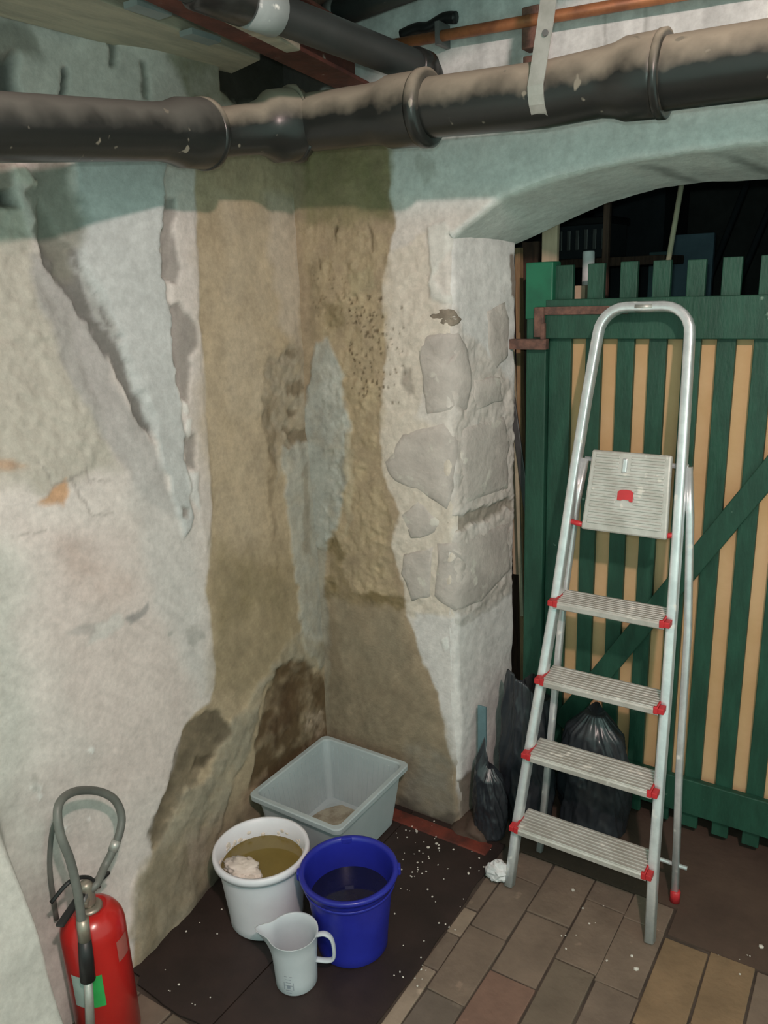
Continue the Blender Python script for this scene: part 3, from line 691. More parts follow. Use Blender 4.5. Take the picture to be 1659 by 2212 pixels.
def seg(a, b, f): return Vector(a)*(1-f)+Vector(b)*f
def main_pipe():
    t = thing('drain_pipe', 'long black cast drain pipe, dust on top, crossing the corner below the ceiling', 'pipe', tuple(hit(640,270,1,-.3)))
    T = Vector(t.location)
    w = lambda p: Vector(p)-T
    A0 = w(hit(-420,262,0,.27)); A1 = w(hit(0,275,0,.25)); A2 = w(hit(335,285,0,.21)); A3 = w(hit(445,290,0,.20))
    A0 = A1+(A1-A2).normalized()*.95
    B0 = A3; B1 = w(hit(645,268,1,-.30))
    C0 = B1; C1 = w(hit(930,233,1,-.30)); C2 = w(hit(1180,205,1,-.30)); C3 = w(hit(1330,188,1,-.30)); C4 = w(hit(1438,160,1,-.30)); 
    d = (C4-C1).normalized(); C3 = C1+d*((C3-C1).dot(d)); C4 = C1+d*((C4-C1).dot(d)); C5 = C4+d*.26; C6 = C4+d*.95
    r = .0520; RR_ = .0610; RM = .0635
    # left length with its socket
    bm = tube([A0, A1, A2, seg(A2,A3,.25), seg(A2,A3,.45), seg(A2,A3,.9), A3, A3], r, n=32, radii=[1.04,1.05,1.08,1.16,1.34,1.40,1.38,1.25])
    link('pipe_length', bm, 'dusty_thin', t, smooth=True)
    bm = tube([seg(A2,A3,.88), seg(A2,A3,.91), seg(A2,A3,.97), A3], r, n=32, radii=[1.40,1.45,1.45,1.38]); link('socket_rim', bm, 'dusty', t, smooth=True)
    # bend piece
    bm = tube([A3-(A3-A2)*.2, B0, seg(B0,B1,.25), seg(B0,B1,.50), seg(B0,B1,.62), seg(B0,B1,.70), seg(B0,B1,.93), B1, B1], r, n=32, radii=[.98,.98,1.0,1.05,1.22,1.50,1.54,1.50,1.25])
    link('pipe_bend', bm, 'dusty', t, smooth=True)
    bm = tube([seg(B0,B1,.90), seg(B0,B1,.94), B1+(C1-C0).normalized()*.002, B1+(C1-C0).normalized()*.006], r, n=32, radii=[1.54,1.64,1.64,1.4]); link('socket_rim', bm, 'dusty', t, smooth=True)
    # middle length
    bm = tube([seg(C0,C1,-.05), C0, seg(C0,C1,.55), seg(C0,C1,.66), seg(C0,C1,.73), seg(C0,C1,.96), C1, C1], RM, n=32, radii=[1.0,1.0,1.0,1.04,1.17,1.19,1.18,1.02])
    link('pipe_length', bm, 'dusty', t, smooth=True)
    bm = tube([seg(C0,C1,.93), seg(C0,C1,.95), seg(C0,C1,.99), C1+d*.004], RM, n=32, radii=[1.19,1.25,1.25,1.10]); link('socket_rim', bm, 'dusty', t, smooth=True)
    # right length
    bm = tube([C1-d*.02, C1, C2, C3-d*.03, C3, C3+d*.02, C4-d*.02, C4, C4], RR_, n=32, radii=[.98,.98,1.0,1.0,1.06,1.18,1.20,1.20,1.1])
    link('pipe_length', bm, 'dusty', t, smooth=True)
    bm = tube([C4-d*.012, C4-d*.010, C4+d*.002, C4+d*.003], RR_, n=32, radii=[1.20,1.24,1.24,1.12]); link('socket_rim', bm, 'dusty', t, smooth=True)
    bm = tube([C4-d*.03, C4, C5-d*.08, C5-d*.05, C5, C5+d*.08, C6], RR_, n=32, radii=[1.0,1.02,1.02,1.06,1.18,1.20,1.02])
    link('pipe_length', bm, 'dusty', t, smooth=True)
    # hanger strap
    P = w(hit(1184,200,1,-.30)); P = C1+d*((P-C1).dot(d)); s = thing('pipe_hanger', 'grey metal hanger strap holding the black drain pipe', 'pipe hanger', tuple(P+T))
    bm = bmesh.new(); q = []
    rr = RR_*1.0+.0015; ax = d
    side = ax.cross(Vector((0,0,1))).normalized(); side = side if side.y < 0 else -side
    up = Vector((0,0,1))
    path = [side*(rr*math.cos(R(a)))+up*(rr*math.sin(R(a))) for a in range(0,-190,-15)]
    front = [side*(rr+.000)+up*.36+ax*.055, side*(rr)+up*.10+ax*.018, side*rr+up*.02+ax*.004] + path
    for i, p in enumerate(front):
        q.append([bm.verts.new(p+ax*o_+n_) for o_, n_ in ((-.016,Vector((0,0,0))),(.016,Vector((0,0,0))))])
    for a, b in zip(q, q[1:]): bm.faces.new((a[0],a[1],b[1],b[0]))
    ob = link('strap', bm, 'galv', s); so = ob.modifiers.new('s','SOLIDIFY'); so.thickness = .003; so.offset = 1
    bm = bmesh.new(); box(bm, (-.022,-.006,.33),(.09,.008,.352)); xform(bm, Matrix.Translation(side*rr)); link('bracket_plate', bm, 'galv', s)
    bm = lathe([(0,.004),(.006,.004),(.006,-.004),(0,-.004)], 8); xform(bm, Matrix.Translation(side*(rr+.004)+up*.085+ax*.02)@Matrix.Rotation(R(90),4,'X')); link('bolt', bm, 'steel', s)
main_pipe()

def under_ceiling():
    z = 2.25
    # pale boxed-in board along the left wall head
    a = np.array([-.005,-.861,2.25])
    t = thing('ceiling_board', 'long pale greenish board along the top of the left wall', 'board', (0,-.6,2.25))
    bm = bmesh.new()
    vs = [(-.03,-1.6,2.235),(.22,-1.6,2.265),(.22,-1.6,2.29),(-.03,-1.6,2.28)]
    ve = [(-.03,-.20,2.245),(.085,-.20,2.262),(.085,-.20,2.29),(-.03,-.20,2.28)]
    A = [bm.verts.new(Vector(v)-Vector((0,-.6,2.25))) for v in vs]; B = [bm.verts.new(Vector(v)-Vector((0,-.6,2.25))) for v in ve]
    for i in range(4): bm.faces.new((A[i],A[(i+1)%4],B[(i+1)%4],B[i]))
    bm.faces.new(A); bm.faces.new(B[::-1]); link('board', bm, 'board', t, bevel=.003)
    for k, yy in enumerate((-.66,-.46)):
        bm = boxb((.165-.055*k,-.04,.0),(.205-.055*k,.05,.012)); xform(bm, Matrix.Translation((0,yy+.6,.0))); link('splice_plate', bm, 'pvclight', t)
    # rusty steel beam, I section
    b0 = hit(250,-60,2,2.205); b1 = hit(748,182,2,2.205)
    d = Vector(b1)-Vector(b0); L = d.length; rz = math.atan2(d.y, d.x)
    t = thing('steel_beam', 'rusty red-brown steel beam with peeling edge running into the corner', 'beam', tuple(b1), rz)
    bm = bmesh.new()
    for lo, hi in (((-1.7,-.045,0),(.05,.045,.010)),((-1.7,-.005,.008),(.05,.005,.11)),((-1.7,-.045,.11),(.05,.045,.118))): box(bm, lo, hi)
    link('girder', bm, 'rustbeam', t, bevel=.002)
    bm = boxb((-1.7,-.050,-.003),(-.34,-.012,.012)); link('flange_edge', bm, 'board', t, bevel=.004)
    # dark grey waste pipe with pale socket
    p0 = Vector(hit(562,15,2,2.20)); p1 = Vector(hit(908,148,2,2.176)); d = (p1-p0).normalized()
    t = thing('waste_pipe', 'smooth dark grey waste pipe with a pale socket, above the drain pipe', 'pipe', tuple(p1))
    q = lambda v: v-p1
    s0 = q(p0)
    link('pipe_length', tube([s0-d*.9, s0-d*.08, q(p1)-d*.02, q(p1)], .0345, n=28), 'pvc', t, smooth=True)
    link('pale_socket', tube([s0-d*.035, s0-d*.03, s0+d*.035, s0+d*.04], .042, n=28, radii=[.85,1,1,.85]), 'pvclight', t, smooth=True)
    link('socket', tube([s0-d*.16, s0-d*.15, s0-d*.045, s0-d*.036], .043, n=28, radii=[.85,1,1,.9]), 'castiron', t, smooth=True)
    link('end_socket', tube([q(p1)-d*.03, q(p1)-d*.025, q(p1)+d*.02, q(p1)+d*.025], .041, n=28, radii=[.85,1,1,.9]), 'castiron', t, smooth=True)
    link('elbow', tube(spline([q(p1)-d*.01, q(p1)+d*.025, q(p1)+d*.04+Vector((0,0,-.03)), q(p1)+d*.045+Vector((0,0,-.08))], 6), .034, n=24), 'pvc', t, smooth=True)
    # second, browner pipe crossing up to the right
    a, b = Vector(hit(670,52,2,2.34)), Vector(hit(900,-35,2,2.36)); d = (b-a)
    t = thing('service_pipe', 'dull brownish-grey pipe rising to the right near the ceiling', 'pipe', tuple(a))
    link('pipe_length', tube([Vector((0,0,0))-d*.2, d*1.6], .031, n=20), 'pvc', t, smooth=True)
    for f in (.25,1.2): link('clip', tube([d*f-d.normalized()*.012, d*f+d.normalized()*.012], .035, n=20), 'steel', t, smooth=True)
    # copper-coloured pipe along the arch wall
    a, b = Vector(hit(826,100,1,-.045)), Vector(hit(1400,0,1,-.045)); d = (b-a)
    t = thing('copper_pipe', 'thin copper heating pipe along the top of the arch wall', 'pipe', tuple(a))
    link('pipe_length', tube([-d*.06, d*.5, d*1.7], .0125, n=18), 'copper', t, smooth=True)
    link('bracket', boxb((-.02,.0,-.055),(.022,.045,.03), Matrix.Translation(d*.60)), 'rust', t, bevel=.003)
    link('bracket', boxb((-.006,-.014,-.02),(.006,.045,.03), Matrix.Translation(d*.25)), 'steel', t)
    link('bracket', boxb((-.016,.0,-.12),(.014,.045,-.07), Matrix.Translation(d*.60)), 'rust', t, bevel=.003)
    # timber joist ends near the ceiling, and a dark cable bundle
    for k, (x0, x1) in enumerate(((.16,.24),(.62,.70),(1.12,1.20))):
        o = link('ceiling_joist', boxb((0,-2.4,0),(x1-x0,.02,.13)), 'wood_dark', bevel=.003); o.location = (x0,0,2.36)
        tag(o, ('dark timber joist next to the rusty beam', 'dark timber joist above the copper pipe, in the middle', 'dark timber joist above the hanger strap')[k], 'joist', 'joists under the ceiling')
    pts = spline([hit(868,76,1,-.02), hit(900,62,1,-.02), hit(925,60,1,-.02), hit(960,40,1,-.02), hit(985,38,1,-.02)], 6)
    t = Vector(pts[0]); o = link('cable_bundle', tube([Vector(p)-t for p in pts], .014, n=10), 'black', smooth=True); o.location = t
    tag(o, 'black cable bundle sagging behind the waste pipe end', 'cable')
under_ceiling()

# ---------------------------------------------------------------- gate
def gate():
    t = thing('picket_gate', 'green picket gate backed with tan board, rusty hinge, closing the arch', 'gate', (.60,.32,0))
    T = Matrix.Translation((-.60,-.32,0))
    def b(name, lo, hi, m, bev=.003, mat=None):
        bm = boxb(lo, hi, mat); xform(bm, T); return link(name, bm, m, t, bevel=bev)
    # hanging post and the bright repainted head
    b('post', (.603,.305,.0),(.666,.362,1.735), 'green', .004)
    o = b('post_cap', (.600,.302,1.735-.150),(.684,.364,1.745), 'green_new', .004); o['label'] = 'freshly painted brighter green post head'
    xs = [.691+.0885*k for k in range(13)]
    for k, x in enumerate(xs):
        j = random.uniform(-.002,.002); top = 1.730+random.uniform(-.004,.006)
        if k == 0: b('picket', (.668,.324,.045),(.735,.342,top), 'green', .002)
        else: b('picket', (x+j,.324,.035),(x+j+.047,.342,top), 'green', .002)
    b('rail', (.664,.300,1.530),(1.80,.3235,1.640), 'green', .003); b('rail', (.664,.302,.094),(1.80,.3235,.213), 'green', .003)
    bm = plank((.735,.311,.28),(1.50,.311,1.53), .060, .022, (0,1,0)); xform(bm, T); link('brace', bm, 'green', t, bevel=.003)
    ys = .3455
    for k, (x0, x1) in enumerate(((.70,1.09),(1.091,1.46),(1.461,1.80))): b('backing_board', (x0,ys,.065),(x1,ys+.006,1.53), 'card', 0)
    # hinge: strap on the rail, pin, and pintle in the wall
    b('hinge_strap', (.640,.292,1.598),(.905,.2995,1.620), 'rust', .001)
    b('hinge_knuckle', (.634,.286,1.535),(.664,.302,1.620), 'rust', .003)
    o = b('hinge_pintle', (.540,.277,1.500),(.676,.300,1.530), 'rust', .002)
    b('pintle_pin', (.655,.284,1.528),(.668,.298,1.575), 'rust', .002)
gate()

# ---------------------------------------------------------------- room behind the gate
def back_room():
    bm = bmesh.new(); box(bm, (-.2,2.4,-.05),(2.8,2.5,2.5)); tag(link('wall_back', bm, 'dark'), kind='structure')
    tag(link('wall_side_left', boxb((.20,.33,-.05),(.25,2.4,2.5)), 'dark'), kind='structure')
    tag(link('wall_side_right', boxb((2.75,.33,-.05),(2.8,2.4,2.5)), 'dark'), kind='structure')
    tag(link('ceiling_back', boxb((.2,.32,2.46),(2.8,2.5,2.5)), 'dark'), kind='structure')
    def P(name, label, cat, bm, m, loc, bev=.002, group=None):
        o = link(name, bm, m, bevel=bev); o.location = loc; return tag(o, label, cat, group)
    def leaning(px0, py0, px1, py1, yd, wd, th, m, label, name='plank', cat='plank', dy=0.):
        a = Vector(hit(px0,py0,1,yd+dy)); b_ = Vector(hit(px1,py1,1,yd)); d = b_-a
        if b_.z > .03: e = b_; 
        else: e = a+d*((a.z-.004)/(a.z-b_.z))
        bm = plank((0,0,0), a-e, wd, th, (0,1,0)); return P(name, label, cat, bm, m, tuple(e))
    # stuff leaning in the gap between pier and gate post
    leaning(1121,535,1133,1560,.44,.016,.03,'wood','narrow raw wood batten leaning between the pier and gate post')
    leaning(1148,522,1135,1500,.50,.055,.02,'wood_dark','reddish brown plank standing behind the gate post')
    leaning(1104,660,1128,1330,.41,.012,.012,'cream','thin pale lath leaning behind the pier edge')
    leaning(1098,800,1140,1110,.40,.022,.008,'steel','grey flat steel bar leaning behind the pier edge', 'flat_bar', 'metal bar')
    leaning(1112,965,1122,1240,.47,.040,.02,'wood_pale','short honey-coloured board end behind the pier')
    leaning(1113,1150,1120,1600,.62,.05,.03,'wood_dark','dark wooden board low behind the pier')
    bm = bmesh.new(); bmesh.ops.create_icosphere(bm, subdivisions=3, radius=1)
    for v in bm.verts:
        n = fbm(np.array([v.co.x*2]), np.array([v.co.z*2+v.co.y]), 12)[0]; v.co = Vector((v.co.x*.025, v.co.y*.03, v.co.z*.42-.30))*(1+.15*n)
    p = hit(1112,720,1,.74); zc = min(v.co.z for v in bm.verts)
    for v in bm.verts: v.co.z = v.co.z if v.co.z > -.3 else -.3+(v.co.z+.3)*(p[2]-.003-.3)/(-zc-.3)
    o = link('hanging_cloth', bm, 'purple', smooth=True); o.location = p; tag(o, 'dark purple cloth bundle glimpsed between the pier and gate post', 'cloth')
    # above the gate
    a = hit(1187,500,1,.42); P('plank', 'pale sawn board upright just behind the gate post', 'plank', boxb((-.024,0,-1.0),(.024,.02,.03)), 'wood_pale', (a[0],a[1],a[2]))
    a = hit(1272,542,1,.50); o = link('grey_tube', xform(lathe([(0,0),(.016,0),(.018,-.005),(.018,-a[2]+.003),(0,-a[2]+.003)],20), Matrix.Identity(4)), 'paper', smooth=True); o.location = a; tag(o, 'pale grey tube end standing behind the second picket', 'tube')
    a = hit(1252,632,1,.44); P('wood_offcut', 'small cream wood offcut between the first two pickets', 'wood block', boxb((-.016,0,-a[2]+.003),(.016,.03,.02)), 'wood_pale', tuple(a))
    a = hit(1311,430,1,.62); P('stud', 'thin dark brown upright stud behind the third picket', 'post', boxb((-.010,0,-a[2]+.003),(.010,.02,.35)), 'wood_dark', tuple(a))
    # ribbed dark crate
    a = hit(1258,515,1,1.00); t = thing('ribbed_crate', 'black ribbed crate on the shelf behind the gate', 'crate', (a[0],1.0,a[2]-.07))
    link('body', boxb((-.10,0,0),(.10,.2,.13)), 'navy', t, bevel=.006)
    for k in range(6): link('rib', boxb((-.088+.032*k,-.008,.03),(-.074+.032*k,.0,.10)), 'steel', t, bevel=.002)
    link('rim', boxb((-.108,-.012,.115),(.108,.21,.14)), 'black', t, bevel=.004)
    P('shelf', 'dark shelf board carrying the ribbed crate behind the gate', 'shelf', boxb((-.25,-.02,-.03),(.30,.25,0)), 'wood_dark', (a[0],1.0,a[2]-.071))
    # cream rod leaning
    p0 = Vector(hit(1472,400,1,.50)); p1 = Vector(hit(1444,562,1,.50)); e = p1+(p1-p0)*((p1.z-.003)/(p0.z-p1.z))
    o = link('cream_rod', tube([p0-e+(p0-p1)*.4, Vector((0,0,0))], .0075, n=10), 'cream', smooth=True); o.location = e; tag(o, 'thin cream rod leaning upright behind the fifth picket', 'rod')
    # blue boards, deep in the room
    a = hit(1480,560,1,1.35); P('blue_board', 'tall dark blue panel deep in the room behind the gate', 'panel', boxb((-.06,0,-a[2]+.003),(.10,.03,.09)), 'blue_box', tuple(a))
    a = hit(1440,560,1,1.5); P('blue_board', 'smaller teal-blue panel left of the tall blue one behind the gate', 'panel', boxb((-.07,0,-a[2]+.003),(.035,.03,.03)), 'tealsheet', tuple(a))
    a = hit(1380,520,1,1.6); P('cabinet', 'dark upright cabinet in the gloom behind the gate', 'cabinet', boxb((-.20,0,-1.7),(.10,.4,.45)), 'navy', (a[0],a[1],1.703))
    a = hit(1620,500,1,1.6)
    for k in range(3):
        o = link('dark_rod', tube([(0,0,0),(.35,.05,1.1)], .012, n=8), 'navy', smooth=True); o.location = (a[0]-.35+.12*k, 1.55, 1.0); tag(o, ('leftmost dark slanting rod in the gloom behind the right pickets','middle one of three dark slanting rods behind the right pickets','rightmost dark slanting rod, nearest the frame edge, behind the pickets')[k], 'rod', 'slanting rods behind the gate')
back_room()

# ---------------------------------------------------------------- step ladder
def ladder():
    t = thing('step_ladder', 'aluminium step ladder with red clips, folded against the green gate', 'ladder', (.968,-.155,0))
    O = Vector((.968,-.155,0)); sl = .39/1.63
    def fp(x, z, off=0.): return Vector((x, -.155+sl*z-off, z))-O
    def xl(z): return np.interp(z, [0,.2,.41,.625,.845,1.19,1.38,1.55], [.768,.772,.785,.800,.814,.828,.838,.850])
    def xr(z): return np.interp(z, [0,.2,.41,.625,.845,1.06,1.29,1.55], [1.172,1.158,1.148,1.139,1.128,1.117,1.104,1.088])
    zt = 1.618
    left = [fp(xl(z), z) for z in (.004,.2,.41,.625,.845,1.05,1.2,1.38,1.50)]
    rgt = [fp(xr(z), z) for z in (1.50,1.38,1.2,1.05,.845,.625,.41,.2,.004)]
    arc = []
    for a in range(0, 91, 15):
        arc.append(fp(xl(1.55)+.070-.070*math.cos(R(a)), 1.548+.070*math.sin(R(a))))
    arc2 = []
    for a in range(90, -1, -15):
        arc2.append(fp(xr(1.55)-.070+.070*math.cos(R(a)), 1.548+.070*math.sin(R(a))))
    link('front_frame', tube([left[0], left[0]*.5+left[1]*.5]+left[1:]+arc+arc2+rgt, .0128, .0175, n=24, up=(0,1,0), sq=.45), 'alu', t, smooth=True)
    # white grip paint on the bow
    link('grip', tube([fp(.945,1.618), fp(.99,1.618)], .0142, .0190, n=16), 'galv', t, smooth=True)
    # rear frame
    sr = .115/1.15
    def rp(x, z): return Vector((x, .025+sr*z, z))-O
    zz = (.004,.386,.79,1.09,1.22)
    L = [rp(x, z) for x, z in zip((.787,.800,.812,.832,.850), zz)]; Rr = [rp(x, z) for x, z in zip((1.191,1.170,1.158,1.137,1.122), zz)]
    for P in (L, Rr): link('rear_leg', tube(P, .0095, .012, n=16, sq=.5), 'alu', t, smooth=True)
    link('rear_crossbar', tube([rp(.785,.112), rp(1.215,.112)], .006, n=10), 'alu', t, smooth=True)
    link('rear_crossbar', tube([L[-1], Rr[-1]], .007, n=10), 'alu', t, smooth=True)
    for P in (Rr[0],):
        bm = lathe([(0,-.003),(.014,-.003),(.014,.03),(.010,.034),(0,.034)], 16); xform(bm, Matrix.Translation(P)); link('foot_cap', bm, 'redpl', t, smooth=True)
    # treads
    for z in (.200,.412,.626,.843):
        x0, x1 = float(xl(z))+.008, float(xr(z))-.008; c = fp(0, z); y0 = c.y
        bm = bmesh.new(); prof = []
        dep = .104; n = 8                                   # ribbed top, front lip
        yf = y0-.045
        prof.append((yf, z-.019)); prof.append((yf-.003, z-.016)); prof.append((yf-.003, z-.004)); prof.append((yf, z))
        for k in range(n):
            a = yf+dep*(k+.15)/n; prof += [(a, z+.0005),(a+.001, z+.0026),(a+dep/n*.55, z+.0026),(a+dep/n*.62, z+.0005)]
        prof += [(yf+dep, z), (yf+dep+.002, z-.004), (yf+dep+.002, z-.022), (yf+dep-.002, z-.022), (yf+dep-.002,z-.005), (yf+.003, z-.005), (yf+.003,z-.019)]
        A = [bm.verts.new((x0-O.x, p[0], p[1])) for p in prof]; B = [bm.verts.new((x1-O.x, p[0], p[1])) for p in prof]
        for i in range(len(prof)): bm.faces.new((A[i],A[(i+1)%len(A)],B[(i+1)%len(A)],B[i]))
        bmesh.ops.triangulate(bm, faces=[bm.faces.new(A), bm.faces.new(B[::-1])])
        s = link('tread', bm, 'alu_dull', t)
        for xe, sg in ((x0,1),(x1,-1)):
            bm = bmesh.new(); xx = xe-O.x
            box(bm, (min(xx,xx+sg*.012), yf-.005, z-.014),(max(xx,xx+sg*.012), yf+.004, z+.006))
            box(bm, (min(xx,xx+sg*.006), yf-.004, z-.002),(max(xx,xx+sg*.006), yf+.060, z+.007))
            bm2 = boxb((min(xx-sg*.015,xx),yf-.005,z-.012),(max(xx-sg*.015,xx),yf+.022,z+.004)); 
            bm = joinbm(bm, bm2)
            link('end_clip', bm, 'redpl', s, bevel=.002)
    # folded-up platform
    z0, z1 = 1.040, 1.254; off = .024
    m_ = Matrix.Translation(fp(.984, (z0+z1)/2, off)) @ Matrix.Rotation(-math.atan(sl)+R(2), 4, 'X')
    pl = bpy.data.objects.new('platform', None); COL.objects.link(pl); pl.parent = t; pl.empty_display_size = .05
    hw0, hw1, hh = .113, .103, .108
    bm = bmesh.new()
    vs = [(-hw0,-.009,-hh),(hw0,-.009,-hh),(hw1,-.009,hh),(-hw1,-.009,hh),(-hw0,.012,-hh),(hw0,.012,-hh),(hw1,.012,hh),(-hw1,.012,hh)]
    V = [bm.verts.new(m_@Vector(v)) for v in vs]
    for f in ((0,1,2,3),(4,7,6,5),(0,4,5,1),(1,5,6,2),(2,6,7,3),(3,7,4,0)): bm.faces.new([V[i] for i in f])
    link('deck', bm, 'alu_dull', pl, bevel=.005)
    bm = bmesh.new()
    for k in range(13):
        zz_ = -hh+.020+k*.0148; hwk = hw0+(hw1-hw0)*(zz_+hh)/(2*hh)
        parts = [(-hwk+.014, hwk-.014)]
        if k > 9: parts = [(-hwk+.014,-.026),(.004,hwk-.014)]
        if 3 < k < 7: parts = [(-hwk+.014,-.028),(.020,hwk-.014)]
        for a, b_ in parts: box(bm, (a,-.0125,zz_),(b_,-.0085,zz_+.0075), m_)
    o = link('ribs', bm, 'alu_dull', pl, bevel=.0015)
    link('catch', boxb((-.018,-.0165,.053),(-.004,-.006,.092), m_), 'alu', pl, bevel=.004)
    bm = bmesh.new(); ring = []
    outl = [(-.022,-.014),(-.022,.008),(-.015,.014),(0,.0155),(.012,.014),(.018,.009),(.018,-.016),(.011,-.016),(.008,-.011),(-.008,-.011),(-.012,-.014)]
    A = [bm.verts.new(m_@Vector((x-.0,-.0135,z-.005))) for x, z in outl]; B = [bm.verts.new(m_@Vector((x,-.008,z-.005))) for x, z in outl]
    for i in range(len(A)): bm.faces.new((A[i],A[(i+1)%len(A)],B[(i+1)%len(A)],B[i]))
    bmesh.ops.triangulate(bm, faces=[bm.faces.new(A), bm.faces.new(B[::-1])]); link('badge', bm, 'redpl', pl)
    for sx in (-1, 1):
        a = m_@Vector((sx*(hw0-.004), .006, -hh+.010)); xx = xl(z0+.01) if sx < 0 else xr(z0+.01); b_ = fp(float(xx), z0+.012, .0)
        link('pivot_clip', tube([a, b_], .0075, n=12), 'redpl', t, smooth=True)
    # struts between platform and rear frame
    for sx in (-1,1):
        a = fp(float(xl(1.20) if sx < 0 else xr(1.20))-sx*.012, 1.20, -.012); b_ = fp(float(xl(1.06) if sx < 0 else xr(1.06))-sx*.010, 1.05, -.01)
        link('side_strut', tube(spline([a, (a+b_)/2+Vector((sx*.018,.01,0)), b_], 5), .0055, .008, n=10), 'alu', t, smooth=True)
ladder()

# ---------------------------------------------------------------- buckets, tub, jug
def bucket(name, label, loc, rt, rb, h, m, rim_w, rim_h, rz=0.):
    t = thing(name, label, 'bucket', loc, rz)
    th = .0022
    prof = [(0,.004),(rb-.006,.004),(rb-.001,.0),(rb+.002,.004)]
    for k in range(1, 9):
        f = k/9; prof.append((rb+(rt-rb)*f, h*f))
    prof += [(rt, h-rim_h), (rt+rim_w, h-rim_h), (rt+rim_w+.0015, h-rim_h*.5), (rt+rim_w, h-.002), (rt+rim_w*.5, h), (rt-.001, h-.002), (rt-.003,h-rim_h)]
    for k in range(8, 0, -1):
        f = k/9; prof.append((rb+(rt-rb)*f-th, h*f))
    prof += [(rb-.004,.008),(0,.008)]
    link('body', lathe(prof, 64), m, t, smooth=True)
    return t
def disc(r, z, n=48): 
    bm = bmesh.new(); c = bm.verts.new((0,0,z)); v = [bm.verts.new((r*math.cos(2*math.pi*i/n), r*math.sin(2*math.pi*i/n), z)) for i in range(n)]
    for i in range(n): bm.faces.new((c, v[i], v[(i+1)%n]))
    return bm
def lump(sx, sy, sz, seed, n=4, amp=.5, fr=2.):
    bm = bmesh.new(); bmesh.ops.create_icosphere(bm, subdivisions=n, radius=1)
    for v in bm.verts:
        c = v.co.copy(); k = 1+amp*(fbm(np.array([c.x*fr+seed]), np.array([c.y*fr+c.z*1.7*fr]), seed, 4)[0])
        v.co = Vector((c.x*sx, c.y*sy, c.z*sz))*k
    return bm

wb = bucket('plaster_bucket', 'white plastic bucket of murky brown water, left of the blue bucket', (.232,-.607,.0075), .122, .100, .222, 'whitepl', .010, .022)
link('water', disc(.1140, .170), 'water_brown', wb)
b = lump(.056,.040,.017,4,4,.7,2.4); xform(b, Matrix.Translation((-.020,-.050,.174))); link('plaster_lump', b, 'plasterlump', wb, smooth=True)
b = lump(.026,.016,.008,9,4,.8,2.6); xform(b, Matrix.Translation((.020,-.075,.173))); link('plaster_lump', b, 'plasterlump', wb, smooth=True)
rsb = random.Random(2); bm = bmesh.new()
for k in range(46):
    a = rsb.uniform(R(40), R(330)); rr_ = .1140
    m_ = Matrix.Translation((rr_*math.cos(a), rr_*math.sin(a), rsb.uniform(.170,.192)))@Matrix.Rotation(a,4,'Z')@Matrix.Diagonal((.0022, rsb.uniform(.003,.011), rsb.uniform(.003,.008), 1))
    bmesh.ops.create_icosphere(bm, subdivisions=1, radius=1, matrix=m_)
tag(link('plaster_crust', bm, 'plasterlump', wb), kind='stuff')

bb = bucket('blue_bucket', 'dark blue plastic bucket with water, right of the white bucket', (.497,-.563,.0075), .118, .092, .236, 'bluepl', .011, .014)
link('water', disc(.1085, .150), 'water_dark', bb)
bm = bmesh.new(); sweep(bm, [Vector((.1195*math.cos(a), .1195*math.sin(a), .198)) for a in [2*math.pi*i/48 for i in range(48)]], .002, .004, n=8, closed=True, up=(0,0,1)); link('band', bm, 'bluepl', bb, smooth=True)
# pouring lip and handle ears
link('spout', boxb((-.016,-.004,-.020),(.016,.006,.0), Matrix.Translation((-.118*.62,.118*.78,.236))@Matrix.Rotation(R(38),4,'Z')), 'bluepl', bb, bevel=.004)
for a in (R(215), R(35)):
    link('handle_ear', boxb((-.008,-.012,-.026),(.010,.012,-.002), Matrix.Translation((.126*math.cos(a),.126*math.sin(a),.236))@Matrix.Rotation(a,4,'Z')), 'bluepl', bb, bevel=.004)

